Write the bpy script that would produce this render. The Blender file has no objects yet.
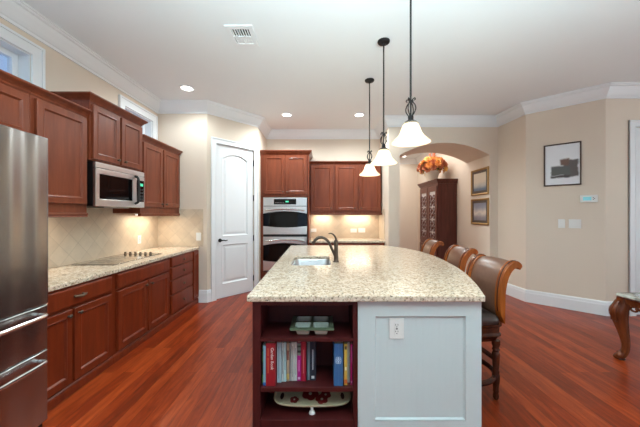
import bpy, bmesh, math, random
from mathutils import Vector, Matrix
random.seed(7)
S = bpy.context.scene
COL = S.collection
PI = math.pi

# ------------------------------------------------------------------ camera, world, light, exposure
cam_d = bpy.data.cameras.new('camera')
cam_d.sensor_width = 36.0
cam_d.lens = 284.0 / 640.0 * 36.0
cam_d.shift_x = -1.0 / 640
cam_d.shift_y = 0.5 / 640
cam_d.clip_start = 0.02
cam = bpy.data.objects.new('camera', cam_d)
cam.location = (0, 0, 1.45)
cam.rotation_euler = (PI / 2, 0, 0)
COL.objects.link(cam)
S.camera = cam

S.view_settings.view_transform = 'Standard'
S.view_settings.look = 'None'
S.view_settings.gamma = 1.0
S.view_settings.use_curve_mapping = False
S.view_settings.exposure = 0.36

W = bpy.data.worlds.new('sky')
W.use_nodes = True
S.world = W
wn = W.node_tree.nodes
wn['Background'].inputs[0].default_value = (0.42, 0.62, 1.0, 1)
wn['Background'].inputs[1].default_value = 0.6


def lin(c):
    c = c / 255.0
    return c / 12.92 if c <= 0.04045 else ((c + 0.055) / 1.055) ** 2.4


def rgb(r, g, b):
    return (lin(r), lin(g), lin(b), 1.0)


def light(name, kind, loc, energy, color=(1, 1, 1), size=0.1, size_y=None, rot=(0, 0, 0), parent=None, spot=None, spread=None):
    d = bpy.data.lights.new(name, kind)
    d.energy = energy
    d.color = color
    if kind == 'AREA':
        d.shape = 'RECTANGLE'
        d.size = size
        d.size_y = size_y or size
        if spread:
            d.spread = spread
    elif kind in ('POINT', 'SPOT'):
        d.shadow_soft_size = size
        if kind == 'SPOT' and spot:
            d.spot_size = spot
            d.spot_blend = 0.6
    o = bpy.data.objects.new(name, d)
    o.location = loc
    o.rotation_euler = rot
    COL.objects.link(o)
    if parent:
        o.parent = parent
    return o


# added fill panel behind the camera, out of view
light('window_daylight', 'AREA', (1.2, -3.35, 1.6), 15, (0.85, 0.97, 1.0), 7.0, 2.4, (PI / 2, 0, 0))
# unseen area lamp added behind the camera to brighten the ceiling
light('bounce_flash', 'AREA', (0.45, -0.6, 1.9), 142, (0.71, 0.96, 1.0), 3.2, 0.9, (PI - 0.62, 0, 0), spread=math.radians(100))
light('side_daylight', 'AREA', (6.3, 0.6, 1.6), 75, (0.88, 0.98, 1.0), 3.5, 2.2, (PI / 2 + 0.5, 0, PI / 2))  # added side fill, unseen; brightens cabinets, left ceiling and steel reflections
light('hall_daylight', 'AREA', (2.2, 7.3, 3.2), 38, (0.97, 0.97, 0.95), 1.2, 2.0, (0, 0, 0))  # lamp panel added under the hall ceiling to brighten the hall


# ------------------------------------------------------------------ materials
def newmat(name):
    m = bpy.data.materials.new(name)
    m.use_nodes = True
    nt = m.node_tree
    b = nt.nodes['Principled BSDF']
    return m, nt, b


def plain(name, col, rough=0.5, metal=0.0, spec=None, coat=0.0, noise=0.0, scale=8.0, emis=None, es=0.0, aniso=None, bump=0.0):
    m, nt, b = newmat(name)
    b.inputs['Roughness'].default_value = rough
    b.inputs['Metallic'].default_value = metal
    if spec is not None:
        b.inputs['Specular IOR Level'].default_value = spec
    if coat:
        b.inputs['Coat Weight'].default_value = coat
        b.inputs['Coat Roughness'].default_value = 0.12
    tc = nt.nodes.new('ShaderNodeTexCoord')
    nz = nt.nodes.new('ShaderNodeTexNoise')
    nz.inputs['Scale'].default_value = scale
    nz.inputs['Detail'].default_value = 4
    nt.links.new(tc.outputs['Object'], nz.inputs['Vector'])
    mix = nt.nodes.new('ShaderNodeMix')
    mix.data_type = 'RGBA'
    mix.inputs['A'].default_value = tuple(max(0, x * (1 - noise)) for x in col[:3]) + (1,)
    mix.inputs['B'].default_value = tuple(min(1, x * (1 + noise)) for x in col[:3]) + (1,)
    nt.links.new(nz.outputs['Fac'], mix.inputs['Factor'])
    nt.links.new(mix.outputs['Result'], b.inputs['Base Color'])
    if bump:
        bp = nt.nodes.new('ShaderNodeBump')
        bp.inputs['Strength'].default_value = bump
        bp.inputs['Distance'].default_value = 0.002
        nt.links.new(nz.outputs['Fac'], bp.inputs['Height'])
        nt.links.new(bp.outputs['Normal'], b.inputs['Normal'])
    if emis:
        b.inputs['Emission Color'].default_value = emis
        b.inputs['Emission Strength'].default_value = es
    return m


def wood(name, dark, lite, rough=0.35, scale=(5, 5, 0.6), coat=0.06):
    m, nt, b = newmat(name)
    tc = nt.nodes.new('ShaderNodeTexCoord')
    mp = nt.nodes.new('ShaderNodeMapping')
    mp.inputs['Scale'].default_value = scale
    nz = nt.nodes.new('ShaderNodeTexNoise')
    nz.inputs['Scale'].default_value = 4.0
    nz.inputs['Detail'].default_value = 6
    nz.inputs['Roughness'].default_value = 0.6
    cr = nt.nodes.new('ShaderNodeValToRGB')
    cr.color_ramp.elements[0].position = 0.2
    cr.color_ramp.elements[0].color = dark
    cr.color_ramp.elements[1].position = 0.82
    cr.color_ramp.elements[1].color = lite
    nt.links.new(tc.outputs['Object'], mp.inputs['Vector'])
    nt.links.new(mp.outputs['Vector'], nz.inputs['Vector'])
    nt.links.new(nz.outputs['Fac'], cr.inputs['Fac'])
    nt.links.new(cr.outputs['Color'], b.inputs['Base Color'])
    b.inputs['Roughness'].default_value = rough
    b.inputs['Specular IOR Level'].default_value = 0.32
    b.inputs['Coat Weight'].default_value = coat
    b.inputs['Coat Roughness'].default_value = 0.2
    return m


def floor_mat():
    m, nt, b = newmat('cherry_floorboards')
    L = nt.links.new
    tc = nt.nodes.new('ShaderNodeTexCoord')
    mp = nt.nodes.new('ShaderNodeMapping')
    mp.inputs['Rotation'].default_value = (0, 0, PI / 2)
    br = nt.nodes.new('ShaderNodeTexBrick')
    br.inputs['Color1'].default_value = (0.0, 0.0, 0.0, 1)
    br.inputs['Color2'].default_value = (1, 1, 1, 1)
    br.inputs['Mortar'].default_value = (0.5, 0.5, 0.5, 1)
    br.inputs['Scale'].default_value = 1.0
    br.inputs['Brick Width'].default_value = 1.3
    br.inputs['Row Height'].default_value = 0.095
    br.inputs['Mortar Size'].default_value = 0.0012
    br.inputs['Mortar Smooth'].default_value = 0.3
    br.offset = 0.37
    L(tc.outputs['Object'], mp.inputs['Vector'])
    L(mp.outputs['Vector'], br.inputs['Vector'])
    mp2 = nt.nodes.new('ShaderNodeMapping')
    mp2.inputs['Scale'].default_value = (14, 1.4, 1)
    nz = nt.nodes.new('ShaderNodeTexNoise')
    nz.inputs['Scale'].default_value = 2.2
    nz.inputs['Detail'].default_value = 7
    nz.inputs['Roughness'].default_value = 0.65
    nz.inputs['Distortion'].default_value = 0.6
    L(tc.outputs['Object'], mp2.inputs['Vector'])
    L(mp2.outputs['Vector'], nz.inputs['Vector'])
    # plank tone: brick colour + grain
    ma = nt.nodes.new('ShaderNodeMath')
    ma.operation = 'MULTIPLY_ADD'
    ma.inputs[1].default_value = 0.30
    L(br.outputs['Color'], ma.inputs[0])
    mb = nt.nodes.new('ShaderNodeMath')
    mb.operation = 'MULTIPLY'
    mb.inputs[1].default_value = 0.85
    L(nz.outputs['Fac'], mb.inputs[0])
    L(mb.outputs[0], ma.inputs[2])
    cr = nt.nodes.new('ShaderNodeValToRGB')
    e = cr.color_ramp.elements
    e[0].position = 0.22
    e[0].color = FLOOR_DARK
    e[1].position = 0.88
    e[1].color = FLOOR_LITE
    k = cr.color_ramp.elements.new(0.55)
    k.color = FLOOR_MID
    L(ma.outputs[0], cr.inputs['Fac'])
    mx = nt.nodes.new('ShaderNodeMix')
    mx.data_type = 'RGBA'
    mx.inputs['B'].default_value = rgb(48, 14, 8)
    L(br.outputs['Fac'], mx.inputs['Factor'])
    L(cr.outputs['Color'], mx.inputs['A'])
    L(mx.outputs['Result'], b.inputs['Base Color'])
    b.inputs['Roughness'].default_value = 0.3
    b.inputs['Specular IOR Level'].default_value = 0.27
    bp = nt.nodes.new('ShaderNodeBump')
    bp.inputs['Strength'].default_value = 0.12
    bp.inputs['Distance'].default_value = 0.003
    L(nz.outputs['Fac'], bp.inputs['Height'])
    L(bp.outputs['Normal'], b.inputs['Normal'])
    return m


FLOOR_DARK, FLOOR_MID, FLOOR_LITE = rgb(70, 22, 8), rgb(134, 46, 15), rgb(182, 78, 32)


def granite_mat():
    m, nt, b = newmat('speckled_granite')
    L = nt.links.new
    tc = nt.nodes.new('ShaderNodeTexCoord')
    n1 = nt.nodes.new('ShaderNodeTexNoise')
    n1.inputs['Scale'].default_value = 42
    n1.inputs['Detail'].default_value = 5
    n1.inputs['Roughness'].default_value = 0.7
    L(tc.outputs['Object'], n1.inputs['Vector'])
    c1 = nt.nodes.new('ShaderNodeValToRGB')
    e = c1.color_ramp.elements
    e[0].position = 0.33
    e[0].color = rgb(152, 126, 102)
    e[1].position = 0.62
    e[1].color = rgb(234, 220, 200)
    k = e.new(0.46)
    k.color = rgb(212, 192, 168)
    L(n1.outputs['Fac'], c1.inputs['Fac'])
    v = nt.nodes.new('ShaderNodeTexNoise')
    v.inputs['Scale'].default_value = 75
    v.inputs['Detail'].default_value = 3
    L(tc.outputs['Object'], v.inputs['Vector'])
    c2 = nt.nodes.new('ShaderNodeValToRGB')
    e = c2.color_ramp.elements
    e[0].position = 0.57
    e[0].color = (0, 0, 0, 1)
    e[1].position = 0.66
    e[1].color = (1, 1, 1, 1)
    L(v.outputs['Fac'], c2.inputs['Fac'])
    mx = nt.nodes.new('ShaderNodeMix')
    mx.data_type = 'RGBA'
    mx.inputs['B'].default_value = rgb(84, 68, 58)
    L(c2.outputs['Color'], mx.inputs['Factor'])
    L(c1.outputs['Color'], mx.inputs['A'])
    L(mx.outputs['Result'], b.inputs['Base Color'])
    b.inputs['Roughness'].default_value = 0.16
    return m


def steel_mat(name='brushed_steel', col=(0.62, 0.61, 0.59, 1), rough=0.2, sc=(25, 25, 0.4), aniso=0.0, arot=0.0):
    m, nt, b = newmat(name)
    L = nt.links.new
    tc = nt.nodes.new('ShaderNodeTexCoord')
    mp = nt.nodes.new('ShaderNodeMapping')
    mp.inputs['Scale'].default_value = sc
    n = nt.nodes.new('ShaderNodeTexNoise')
    n.inputs['Scale'].default_value = 3
    n.inputs['Detail'].default_value = 3
    L(tc.outputs['Object'], mp.inputs['Vector'])
    L(mp.outputs['Vector'], n.inputs['Vector'])
    r = nt.nodes.new('ShaderNodeMapRange')
    r.inputs['To Min'].default_value = rough - 0.01
    r.inputs['To Max'].default_value = rough + 0.02
    L(n.outputs['Fac'], r.inputs['Value'])
    L(r.outputs['Result'], b.inputs['Roughness'])
    b.inputs['Base Color'].default_value = col
    b.inputs['Metallic'].default_value = 1.0
    if aniso:
        b.inputs['Anisotropic'].default_value = aniso
        tg = nt.nodes.new('ShaderNodeTangent')
        tg.direction_type = 'RADIAL'
        tg.axis = 'Z'
        L(tg.outputs[0], b.inputs['Tangent'])
        b.inputs['Anisotropic Rotation'].default_value = arot
    return m


def tile_mat():
    m, nt, b = newmat('diagonal_stone_tile')
    L = nt.links.new
    tc = nt.nodes.new('ShaderNodeTexCoord')
    mp = nt.nodes.new('ShaderNodeMapping')
    # tile grid read across the wall: rotate y/z (or x/z) by 45 degrees
    sep = nt.nodes.new('ShaderNodeSeparateXYZ')
    L(tc.outputs['Object'], sep.inputs[0])
    ad = nt.nodes.new('ShaderNodeMath')
    L(sep.outputs[0], ad.inputs[0])
    L(sep.outputs[1], ad.inputs[1])
    cmb = nt.nodes.new('ShaderNodeCombineXYZ')
    L(ad.outputs[0], cmb.inputs[0])
    L(sep.outputs[2], cmb.inputs[1])
    mp.inputs['Rotation'].default_value = (0, 0, PI / 4)
    L(cmb.outputs[0], mp.inputs['Vector'])
    br = nt.nodes.new('ShaderNodeTexBrick')
    br.offset = 0
    br.inputs['Scale'].default_value = 1
    br.inputs['Brick Width'].default_value = 0.16
    br.inputs['Row Height'].default_value = 0.16
    br.inputs['Mortar Size'].default_value = 0.003
    br.inputs['Color1'].default_value = rgb(214, 193, 168)
    br.inputs['Color2'].default_value = rgb(226, 207, 183)
    br.inputs['Mortar'].default_value = rgb(206, 187, 164)
    L(mp.outputs[0], br.inputs['Vector'])
    nz = nt.nodes.new('ShaderNodeTexNoise')
    nz.inputs['Scale'].default_value = 9
    nz.inputs['Detail'].default_value = 5
    L(tc.outputs['Object'], nz.inputs['Vector'])
    hs = nt.nodes.new('ShaderNodeMix')
    hs.data_type = 'RGBA'
    hs.blend_type = 'MULTIPLY'
    hs.inputs['Factor'].default_value = 0.25
    L(br.outputs['Color'], hs.inputs['A'])
    L(nz.outputs['Fac'], hs.inputs['B'])
    L(hs.outputs['Result'], b.inputs['Base Color'])
    b.inputs['Roughness'].default_value = 0.4
    return m


def marble_mat():
    m, nt, b = newmat('grey_marble')
    L = nt.links.new
    tc = nt.nodes.new('ShaderNodeTexCoord')
    n = nt.nodes.new('ShaderNodeTexNoise')
    n.inputs['Scale'].default_value = 7
    n.inputs['Detail'].default_value = 8
    n.inputs['Distortion'].default_value = 1.5
    c = nt.nodes.new('ShaderNodeValToRGB')
    c.color_ramp.elements[0].position = 0.35
    c.color_ramp.elements[0].color = rgb(110, 108, 100)
    c.color_ramp.elements[1].position = 0.6
    c.color_ramp.elements[1].color = rgb(196, 198, 190)
    L(tc.outputs['Object'], n.inputs['Vector'])
    L(n.outputs['Fac'], c.inputs['Fac'])
    L(c.outputs['Color'], b.inputs['Base Color'])
    b.inputs['Roughness'].default_value = 0.12
    return m


def glass_mat(name, tint=(0.95, 0.98, 1, 1), gloss=0.1):
    m = bpy.data.materials.new(name)
    m.use_nodes = True
    nt = m.node_tree
    nt.nodes.clear()
    o = nt.nodes.new('ShaderNodeOutputMaterial')
    t = nt.nodes.new('ShaderNodeBsdfTransparent')
    t.inputs[0].default_value = tint
    g = nt.nodes.new('ShaderNodeBsdfGlossy')
    g.inputs['Roughness'].default_value = 0.03
    mx = nt.nodes.new('ShaderNodeMixShader')
    mx.inputs[0].default_value = gloss
    nt.links.new(t.outputs[0], mx.inputs[1])
    nt.links.new(g.outputs[0], mx.inputs[2])
    nt.links.new(mx.outputs[0], o.inputs[0])
    return m


def shade_mat():
    # lit alabaster glass
    m = bpy.data.materials.new('lit_alabaster_glass')
    m.use_nodes = True
    nt = m.node_tree
    nt.nodes.clear()
    L = nt.links.new
    o = nt.nodes.new('ShaderNodeOutputMaterial')
    d = nt.nodes.new('ShaderNodeBsdfDiffuse')
    d.inputs[0].default_value = (0.85, 0.8, 0.7, 1)
    t = nt.nodes.new('ShaderNodeBsdfTranslucent')
    t.inputs[0].default_value = (0.9, 0.82, 0.68, 1)
    mx = nt.nodes.new('ShaderNodeMixShader')
    mx.inputs[0].default_value = 0.6
    L(d.outputs[0], mx.inputs[1])
    L(t.outputs[0], mx.inputs[2])
    tc = nt.nodes.new('ShaderNodeTexCoord')
    nz = nt.nodes.new('ShaderNodeTexNoise')
    nz.inputs['Scale'].default_value = 14
    L(tc.outputs['Object'], nz.inputs['Vector'])
    mr = nt.nodes.new('ShaderNodeMapRange')
    mr.inputs['To Min'].default_value = 0.18
    mr.inputs['To Max'].default_value = 0.36
    L(nz.outputs['Fac'], mr.inputs['Value'])
    e = nt.nodes.new('ShaderNodeEmission')
    e.inputs[0].default_value = (1.0, 0.86, 0.62, 1)
    L(mr.outputs[0], e.inputs[1])
    ad = nt.nodes.new('ShaderNodeAddShader')
    L(mx.outputs[0], ad.inputs[0])
    L(e.outputs[0], ad.inputs[1])
    L(ad.outputs[0], o.inputs[0])
    return m


def ramp_mat(name, stops, axis=2, noise=0.25, scale=6.0, rough=0.5, lo=0.0, hi=1.0):
    """Painted canvas: bands along one object axis, broken up by noise."""
    m, nt, b = newmat(name)
    L = nt.links.new
    tc = nt.nodes.new('ShaderNodeTexCoord')
    sp = nt.nodes.new('ShaderNodeSeparateXYZ')
    L(tc.outputs['Object'], sp.inputs[0])
    mr = nt.nodes.new('ShaderNodeMapRange')
    mr.inputs['From Min'].default_value = lo
    mr.inputs['From Max'].default_value = hi
    L(sp.outputs[axis], mr.inputs['Value'])
    nz = nt.nodes.new('ShaderNodeTexNoise')
    nz.inputs['Scale'].default_value = scale
    nz.inputs['Detail'].default_value = 5
    L(tc.outputs['Object'], nz.inputs['Vector'])
    ma = nt.nodes.new('ShaderNodeMath')
    ma.operation = 'MULTIPLY_ADD'
    ma.inputs[1].default_value = noise
    L(nz.outputs['Fac'], ma.inputs[0])
    sb = nt.nodes.new('ShaderNodeMath')
    sb.operation = 'SUBTRACT'
    sb.inputs[1].default_value = noise * 0.5
    L(mr.outputs[0], sb.inputs[0])
    L(sb.outputs[0], ma.inputs[2])
    cr = nt.nodes.new('ShaderNodeValToRGB')
    el = cr.color_ramp.elements
    el[0].position, el[0].color = stops[0]
    el[1].position, el[1].color = stops[-1]
    for p, c in stops[1:-1]:
        k = el.new(p)
        k.color = c
    L(ma.outputs[0], cr.inputs['Fac'])
    L(cr.outputs['Color'], b.inputs['Base Color'])
    b.inputs['Roughness'].default_value = rough
    return m


M = {}
M['wall'] = plain('beige_wall_paint', rgb(226, 211, 194), 0.85, noise=0.015, scale=3)
M['ceil'] = plain('white_ceiling_paint', rgb(238, 241, 243), 0.9, noise=0.01, scale=3)
M['trim'] = plain('white_gloss_trim', rgb(236, 238, 240), 0.4, noise=0.01)
M['door'] = plain('white_door_paint', rgb(236, 238, 240), 0.4, noise=0.01)
M['floor'] = floor_mat()
M['cherry'] = wood('cherry_cabinet_wood', rgb(104, 47, 27), rgb(140, 72, 45))
M['cherry_base'] = wood('cherry_base_wood', rgb(98, 36, 15), rgb(136, 54, 25))
M['dark_cherry'] = wood('dark_cherry_wood', rgb(62, 20, 20), rgb(84, 30, 28), 0.4)
M['mahogany'] = wood('mahogany_wood', rgb(70, 30, 14), rgb(132, 66, 32), 0.25)
M['amber_wood'] = wood('amber_polished_wood', rgb(116, 54, 18), rgb(182, 98, 38), 0.25)
M['stool_dark'] = wood('dark_turned_wood', rgb(40, 18, 10), rgb(84, 38, 18), 0.25)
M['armoire'] = wood('armoire_wood', rgb(70, 34, 26), rgb(112, 58, 46), 0.3)
M['granite'] = granite_mat()
M['steel'] = steel_mat()
M['fridge_steel'] = steel_mat('fridge_steel', (0.41, 0.41, 0.41, 1), 0.24, (25, 25, 0.4), 0.7, 0.25)
M['steel_dark'] = steel_mat('dark_steel', (0.36, 0.35, 0.34, 1), 0.3)
M['steel_h'] = steel_mat('steel_handle', (0.75, 0.75, 0.74, 1), 0.2, (3, 3, 3))
M['oven_steel'] = steel_mat('oven_steel', (0.82, 0.82, 0.81, 1), 0.3, (60, 1.5, 60))
M['sink_steel'] = steel_mat('sink_steel', (0.7, 0.72, 0.74, 1), 0.3, (6, 6, 6))
M['black_plastic'] = plain('black_plastic', rgb(22, 20, 20), 0.35)
M['black_glass'] = plain('black_oven_glass', rgb(8, 8, 9), 0.06, spec=0.3)
M['cooktop'] = plain('grey_ceramic_glass', rgb(84, 76, 64), 0.08, coat=0.6)
M['bronze'] = plain('oil_rubbed_bronze', rgb(92, 80, 70), 0.36, metal=0.7, noise=0.2, scale=30)
M['pewter'] = plain('antique_pewter', rgb(120, 108, 92), 0.35, metal=0.9, noise=0.3, scale=40)
M['iron'] = plain('black_iron', rgb(38, 36, 36), 0.45, metal=0.5)
M['tile'] = tile_mat()
M['panel_white'] = plain('pale_grey_panel_paint', rgb(208, 218, 218), 0.5, noise=0.01)
M['plate_white'] = plain('white_plastic_plate', rgb(236, 236, 232), 0.35)
M['slot'] = plain('dark_slot', rgb(40, 40, 40), 0.6)
M['leather'] = plain('brown_leather', rgb(112, 78, 62), 0.3, noise=0.18, scale=35, bump=0.25)
M['leather_dark'] = plain('dark_leather', rgb(52, 40, 36), 0.33, noise=0.18, scale=35, bump=0.25)
M['nail'] = plain('brass_nailheads', rgb(190, 140, 70), 0.3, metal=0.9)
M['marble'] = marble_mat()
M['gold'] = plain('gilt_frame', rgb(172, 136, 84), 0.4, metal=0.5, noise=0.25, scale=30)
M['dark_frame'] = plain('dark_frame', rgb(70, 52, 40), 0.4, noise=0.2)
M['mat_grey'] = plain('picture_mat', rgb(92, 78, 66), 0.7)
M['glass'] = glass_mat('window_glass')
M['shade'] = shade_mat()
M['bulb'] = plain('lamp_lens', (1, 1, 1, 1), 0.5, emis=(1, 0.96, 0.9, 1), es=6.0)
M['green_led'] = plain('green_display', rgb(10, 40, 25), 0.4, emis=(0.1, 0.9, 0.5, 1), es=0.8)
M['lcd'] = plain('cyan_lcd', rgb(120, 190, 200), 0.4, emis=(0.25, 0.7, 0.75, 1), es=0.25)


# ------------------------------------------------------------------ mesh helpers
class MB:
    def __init__(self):
        self.v, self.f = [], []

    def add(self, verts, faces):
        n = len(self.v)
        self.v += [tuple(p) for p in verts]
        self.f += [tuple(i + n for i in f) for f in faces]
        return self

    def box(self, x0, y0, z0, x1, y1, z1):
        x0, x1 = min(x0, x1), max(x0, x1)
        y0, y1 = min(y0, y1), max(y0, y1)
        z0, z1 = min(z0, z1), max(z0, z1)
        v = [(x0, y0, z0), (x1, y0, z0), (x1, y1, z0), (x0, y1, z0), (x0, y0, z1), (x1, y0, z1), (x1, y1, z1), (x0, y1, z1)]
        return self.add(v, [(0, 3, 2, 1), (4, 5, 6, 7), (0, 1, 5, 4), (1, 2, 6, 5), (2, 3, 7, 6), (3, 0, 4, 7)])

    def rings(self, rings, cap0=True, cap1=True, closed=False):
        n = len(rings[0])
        base = len(self.v)
        for r in rings:
            self.v += [tuple(p) for p in r]
        m = len(rings)
        for i in range(m if closed else m - 1):
            a, b = base + i * n, base + ((i + 1) % m) * n
            for j in range(n):
                k = (j + 1) % n
                self.f.append((a + j, a + k, b + k, b + j))
        if not closed:
            if cap0:
                self.f.append(tuple(base + j for j in reversed(range(n))))
            if cap1:
                self.f.append(tuple(base + (m - 1) * n + j for j in range(n)))
        return self

    def lathe(self, prof, c=(0, 0, 0), seg=20, axis='z', cap0=True, cap1=True):
        rs = []
        for r, h in prof:
            ring = []
            for k in range(seg):
                a = 2 * PI * k / seg
                if axis == 'z':
                    ring.append((c[0] + r * math.cos(a), c[1] + r * math.sin(a), c[2] + h))
                elif axis == 'y':
                    ring.append((c[0] + r * math.cos(a), c[1] + h, c[2] - r * math.sin(a)))
                else:
                    ring.append((c[0] + h, c[1] + r * math.cos(a), c[2] + r * math.sin(a)))
            rs.append(ring)
        return self.rings(rs, cap0, cap1)

    def tube(self, pts, rad, seg=8, closed=False, flat=1.0):
        pts = [Vector(p) for p in pts]
        n = len(pts)
        if not isinstance(rad, (list, tuple)):
            rad = [rad] * n
        rs = []
        prev = None
        for i in range(n):
            if closed:
                t = pts[(i + 1) % n] - pts[i - 1]
            else:
                t = pts[min(i + 1, n - 1)] - pts[max(i - 1, 0)]
            t.normalize()
            if prev is None:
                up = Vector((0, 0, 1)) if abs(t.z) < 0.9 else Vector((0, 1, 0))
                u = t.cross(up).normalized()
            else:
                u = (prev - t * prev.dot(t)).normalized()
            prev = u
            w = t.cross(u)
            rs.append([pts[i] + (u * math.cos(2 * PI * k / seg) + w * flat * math.sin(2 * PI * k / seg)) * rad[i] for k in range(seg)])
        return self.rings(rs, closed=closed)

    def prism(self, pts, a, b, plane='xy'):
        """Extrude a convex or concave 2D outline between two heights."""
        def P(p, h):
            if plane == 'xy':
                return (p[0], p[1], h)
            if plane == 'xz':
                return (p[0], h, p[1])
            return (h, p[0], p[1])
        return self.rings([[P(p, a) for p in pts], [P(p, b) for p in pts]])

    def holed(self, outer, holes, a, b, plane='xy'):
        """Slab with holes."""
        def P(p, h):
            if plane == 'xy':
                return (p[0], p[1], h)
            if plane == 'xz':
                return (p[0], h, p[1])
            return (h, p[0], p[1])
        bm = bmesh.new()
        es = []
        loops = [outer] + holes
        for lp in loops:
            vs = [bm.verts.new((p[0], p[1], 0)) for p in lp]
            for i in range(len(vs)):
                es.append(bm.edges.new((vs[i], vs[(i + 1) % len(vs)])))
        bmesh.ops.triangle_fill(bm, use_beauty=True, use_dissolve=False, edges=es)
        bm.verts.index_update()
        vs = [tuple(v.co) for v in bm.verts]
        fs = [tuple(v.index for v in f.verts) for f in bm.faces]
        bm.free()
        self.add([P(v, a) for v in vs], fs)
        self.add([P(v, b) for v in vs], [tuple(reversed(f)) for f in fs])
        for lp in loops:
            n = len(lp)
            self.add([P(p, a) for p in lp] + [P(p, b) for p in lp], [(i, (i + 1) % n, n + (i + 1) % n, n + i) for i in range(n)])
        return self

    def xf(self, mat):
        self.v = [tuple(mat @ Vector(p)) for p in self.v]
        return self

    def build(self, name, mat, parent=None, bevel=0.0, smooth=False, angle=35, subsurf=0, solid=0.0):
        me = bpy.data.meshes.new(name)
        me.from_pydata(self.v, [], self.f)
        bm = bmesh.new()
        bm.from_mesh(me)
        bmesh.ops.remove_doubles(bm, verts=bm.verts, dist=1e-6)
        bmesh.ops.recalc_face_normals(bm, faces=bm.faces)
        bm.to_mesh(me)
        bm.free()
        o = bpy.data.objects.new(name, me)
        COL.objects.link(o)
        if mat is not None:
            me.materials.append(M[mat] if isinstance(mat, str) else mat)
        if parent is not None:
            o.parent = parent
        if solid:
            s = o.modifiers.new('thickness', 'SOLIDIFY')
            s.thickness = solid
            s.offset = 0
        if bevel:
            bv = o.modifiers.new('edge', 'BEVEL')
            bv.width = bevel
            bv.segments = 2
            bv.limit_method = 'ANGLE'
            bv.angle_limit = math.radians(40)
        if subsurf:
            ss = o.modifiers.new('round', 'SUBSURF')
            ss.levels = ss.render_levels = subsurf
        if smooth:
            for p in me.polygons:
                p.use_smooth = True
            if angle:
                try:
                    me.set_sharp_from_angle(angle=math.radians(angle))
                except Exception:
                    pass
        return o


def thing(name, label, cat, loc=(0, 0, 0), rz=0.0, group=None):
    o = bpy.data.objects.new(name, None)
    o.empty_display_size = 0.1
    o.location = loc
    o.rotation_euler = (0, 0, rz)
    COL.objects.link(o)
    tag(o, label, cat, group)
    return o


def tag(o, label, cat, group=None):
    o['label'] = label
    o['category'] = cat
    if group:
        o['group'] = group
    return o


def struct(o):
    o['kind'] = 'structure'
    return o


def dup(o, loc, rz=None, label=None):
    def rec(s, parent):
        c = s.copy()
        COL.objects.link(c)
        c.parent = parent
        for ch in list(s.children):
            rec(ch, c)
        return c
    c = rec(o, None)
    c.location = loc
    if rz is not None:
        c.rotation_euler = (0, 0, rz)
    if label:
        c['label'] = label
    return c


def smoothpath(pts, n=6):
    """Catmull-Rom through points."""
    P = [Vector(p) for p in pts]
    P = [P[0] * 2 - P[1]] + P + [P[-1] * 2 - P[-2]]
    out = []
    for i in range(1, len(P) - 2):
        for k in range(n):
            t = k / n
            a, b, c, d = P[i - 1], P[i], P[i + 1], P[i + 2]
            out.append(0.5 * ((2 * b) + (c - a) * t + (2 * a - 5 * b + 4 * c - d) * t * t + (3 * b - a - 3 * c + d) * t ** 3))
    out.append(P[-2])
    return out


def sweep(mb, path, prof, side=1):
    """Moulding profile (d, z) run along a 2D path, mitred; d to the right of travel for side=1."""
    n = len(path)
    P = [Vector(p) for p in path]
    offs = []
    for i in range(n):
        ns = []
        if i > 0:
            t = (P[i] - P[i - 1]).normalized()
            ns.append(Vector((t.y, -t.x)) * side)
        if i < n - 1:
            t = (P[i + 1] - P[i]).normalized()
            ns.append(Vector((t.y, -t.x)) * side)
        if len(ns) == 2:
            m = (ns[0] + ns[1]) / (1 + ns[0].dot(ns[1]))
        else:
            m = ns[0]
        offs.append(m)
    mb.rings([[(P[i].x + offs[i].x * d, P[i].y + offs[i].y * d, z) for d, z in prof] for i in range(n)])
    return mb


def inset(pts, d):
    n = len(pts)
    P = [Vector(p) for p in pts]
    area = sum(P[i].x * P[(i + 1) % n].y - P[(i + 1) % n].x * P[i].y for i in range(n))
    s = 1 if area > 0 else -1
    out = []
    for i in range(n):
        a = (P[i] - P[i - 1]).normalized()
        b = (P[(i + 1) % n] - P[i]).normalized()
        na, nb = Vector((-a.y, a.x)) * s, Vector((-b.y, b.x)) * s
        m = (na + nb) / max(0.3, 1 + na.dot(nb))
        out.append((P[i].x + m.x * d, P[i].y + m.y * d))
    return out


# ------------------------------------------------------------------ room shell
CZ = 3.27           # ceiling
XL = -2.68          # left wall
struct(MB().box(-2.9, -3.5, -0.1, 6.7, 9.6, 0).build('floor', 'floor'))
struct(MB().box(-2.9, -3.5, CZ, 6.7, 9.6, CZ + 0.12).build('ceiling', 'ceil'))

# left wall with two high transom windows
WIN = [(1.15, 2.62, 2.30, 2.92), (3.86, 4.50, 2.30, 2.92)]
mb = MB()
holes = [[(a, c), (b, c), (b, d), (a, d)] for a, b, c, d in WIN]
mb.holed([(-3.5, 0), (4.66, 0), (4.66, CZ), (-3.5, CZ)], holes, XL, XL - 0.17, 'yz')
struct(mb.build('wall_left', 'wall'))


def wallseg(name, p0, p1, t=0.12, z1=CZ, side=-1):
    a, b = Vector(p0), Vector(p1)
    d = (b - a).normalized()
    nrm = Vector((d.y, -d.x)) * side
    pts = [a, b, b + nrm * t, a + nrm * t]
    return struct(MB().prism([(p.x, p.y) for p in pts], 0, z1).build(name, 'wall'))


PA, PB, PC = (3.35, 5.38), (3.39, 4.70), (4.06, 4.05)
wallseg('wall_pantry_side', (XL - 0.1, 4.66), (-1.87, 4.66))
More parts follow.
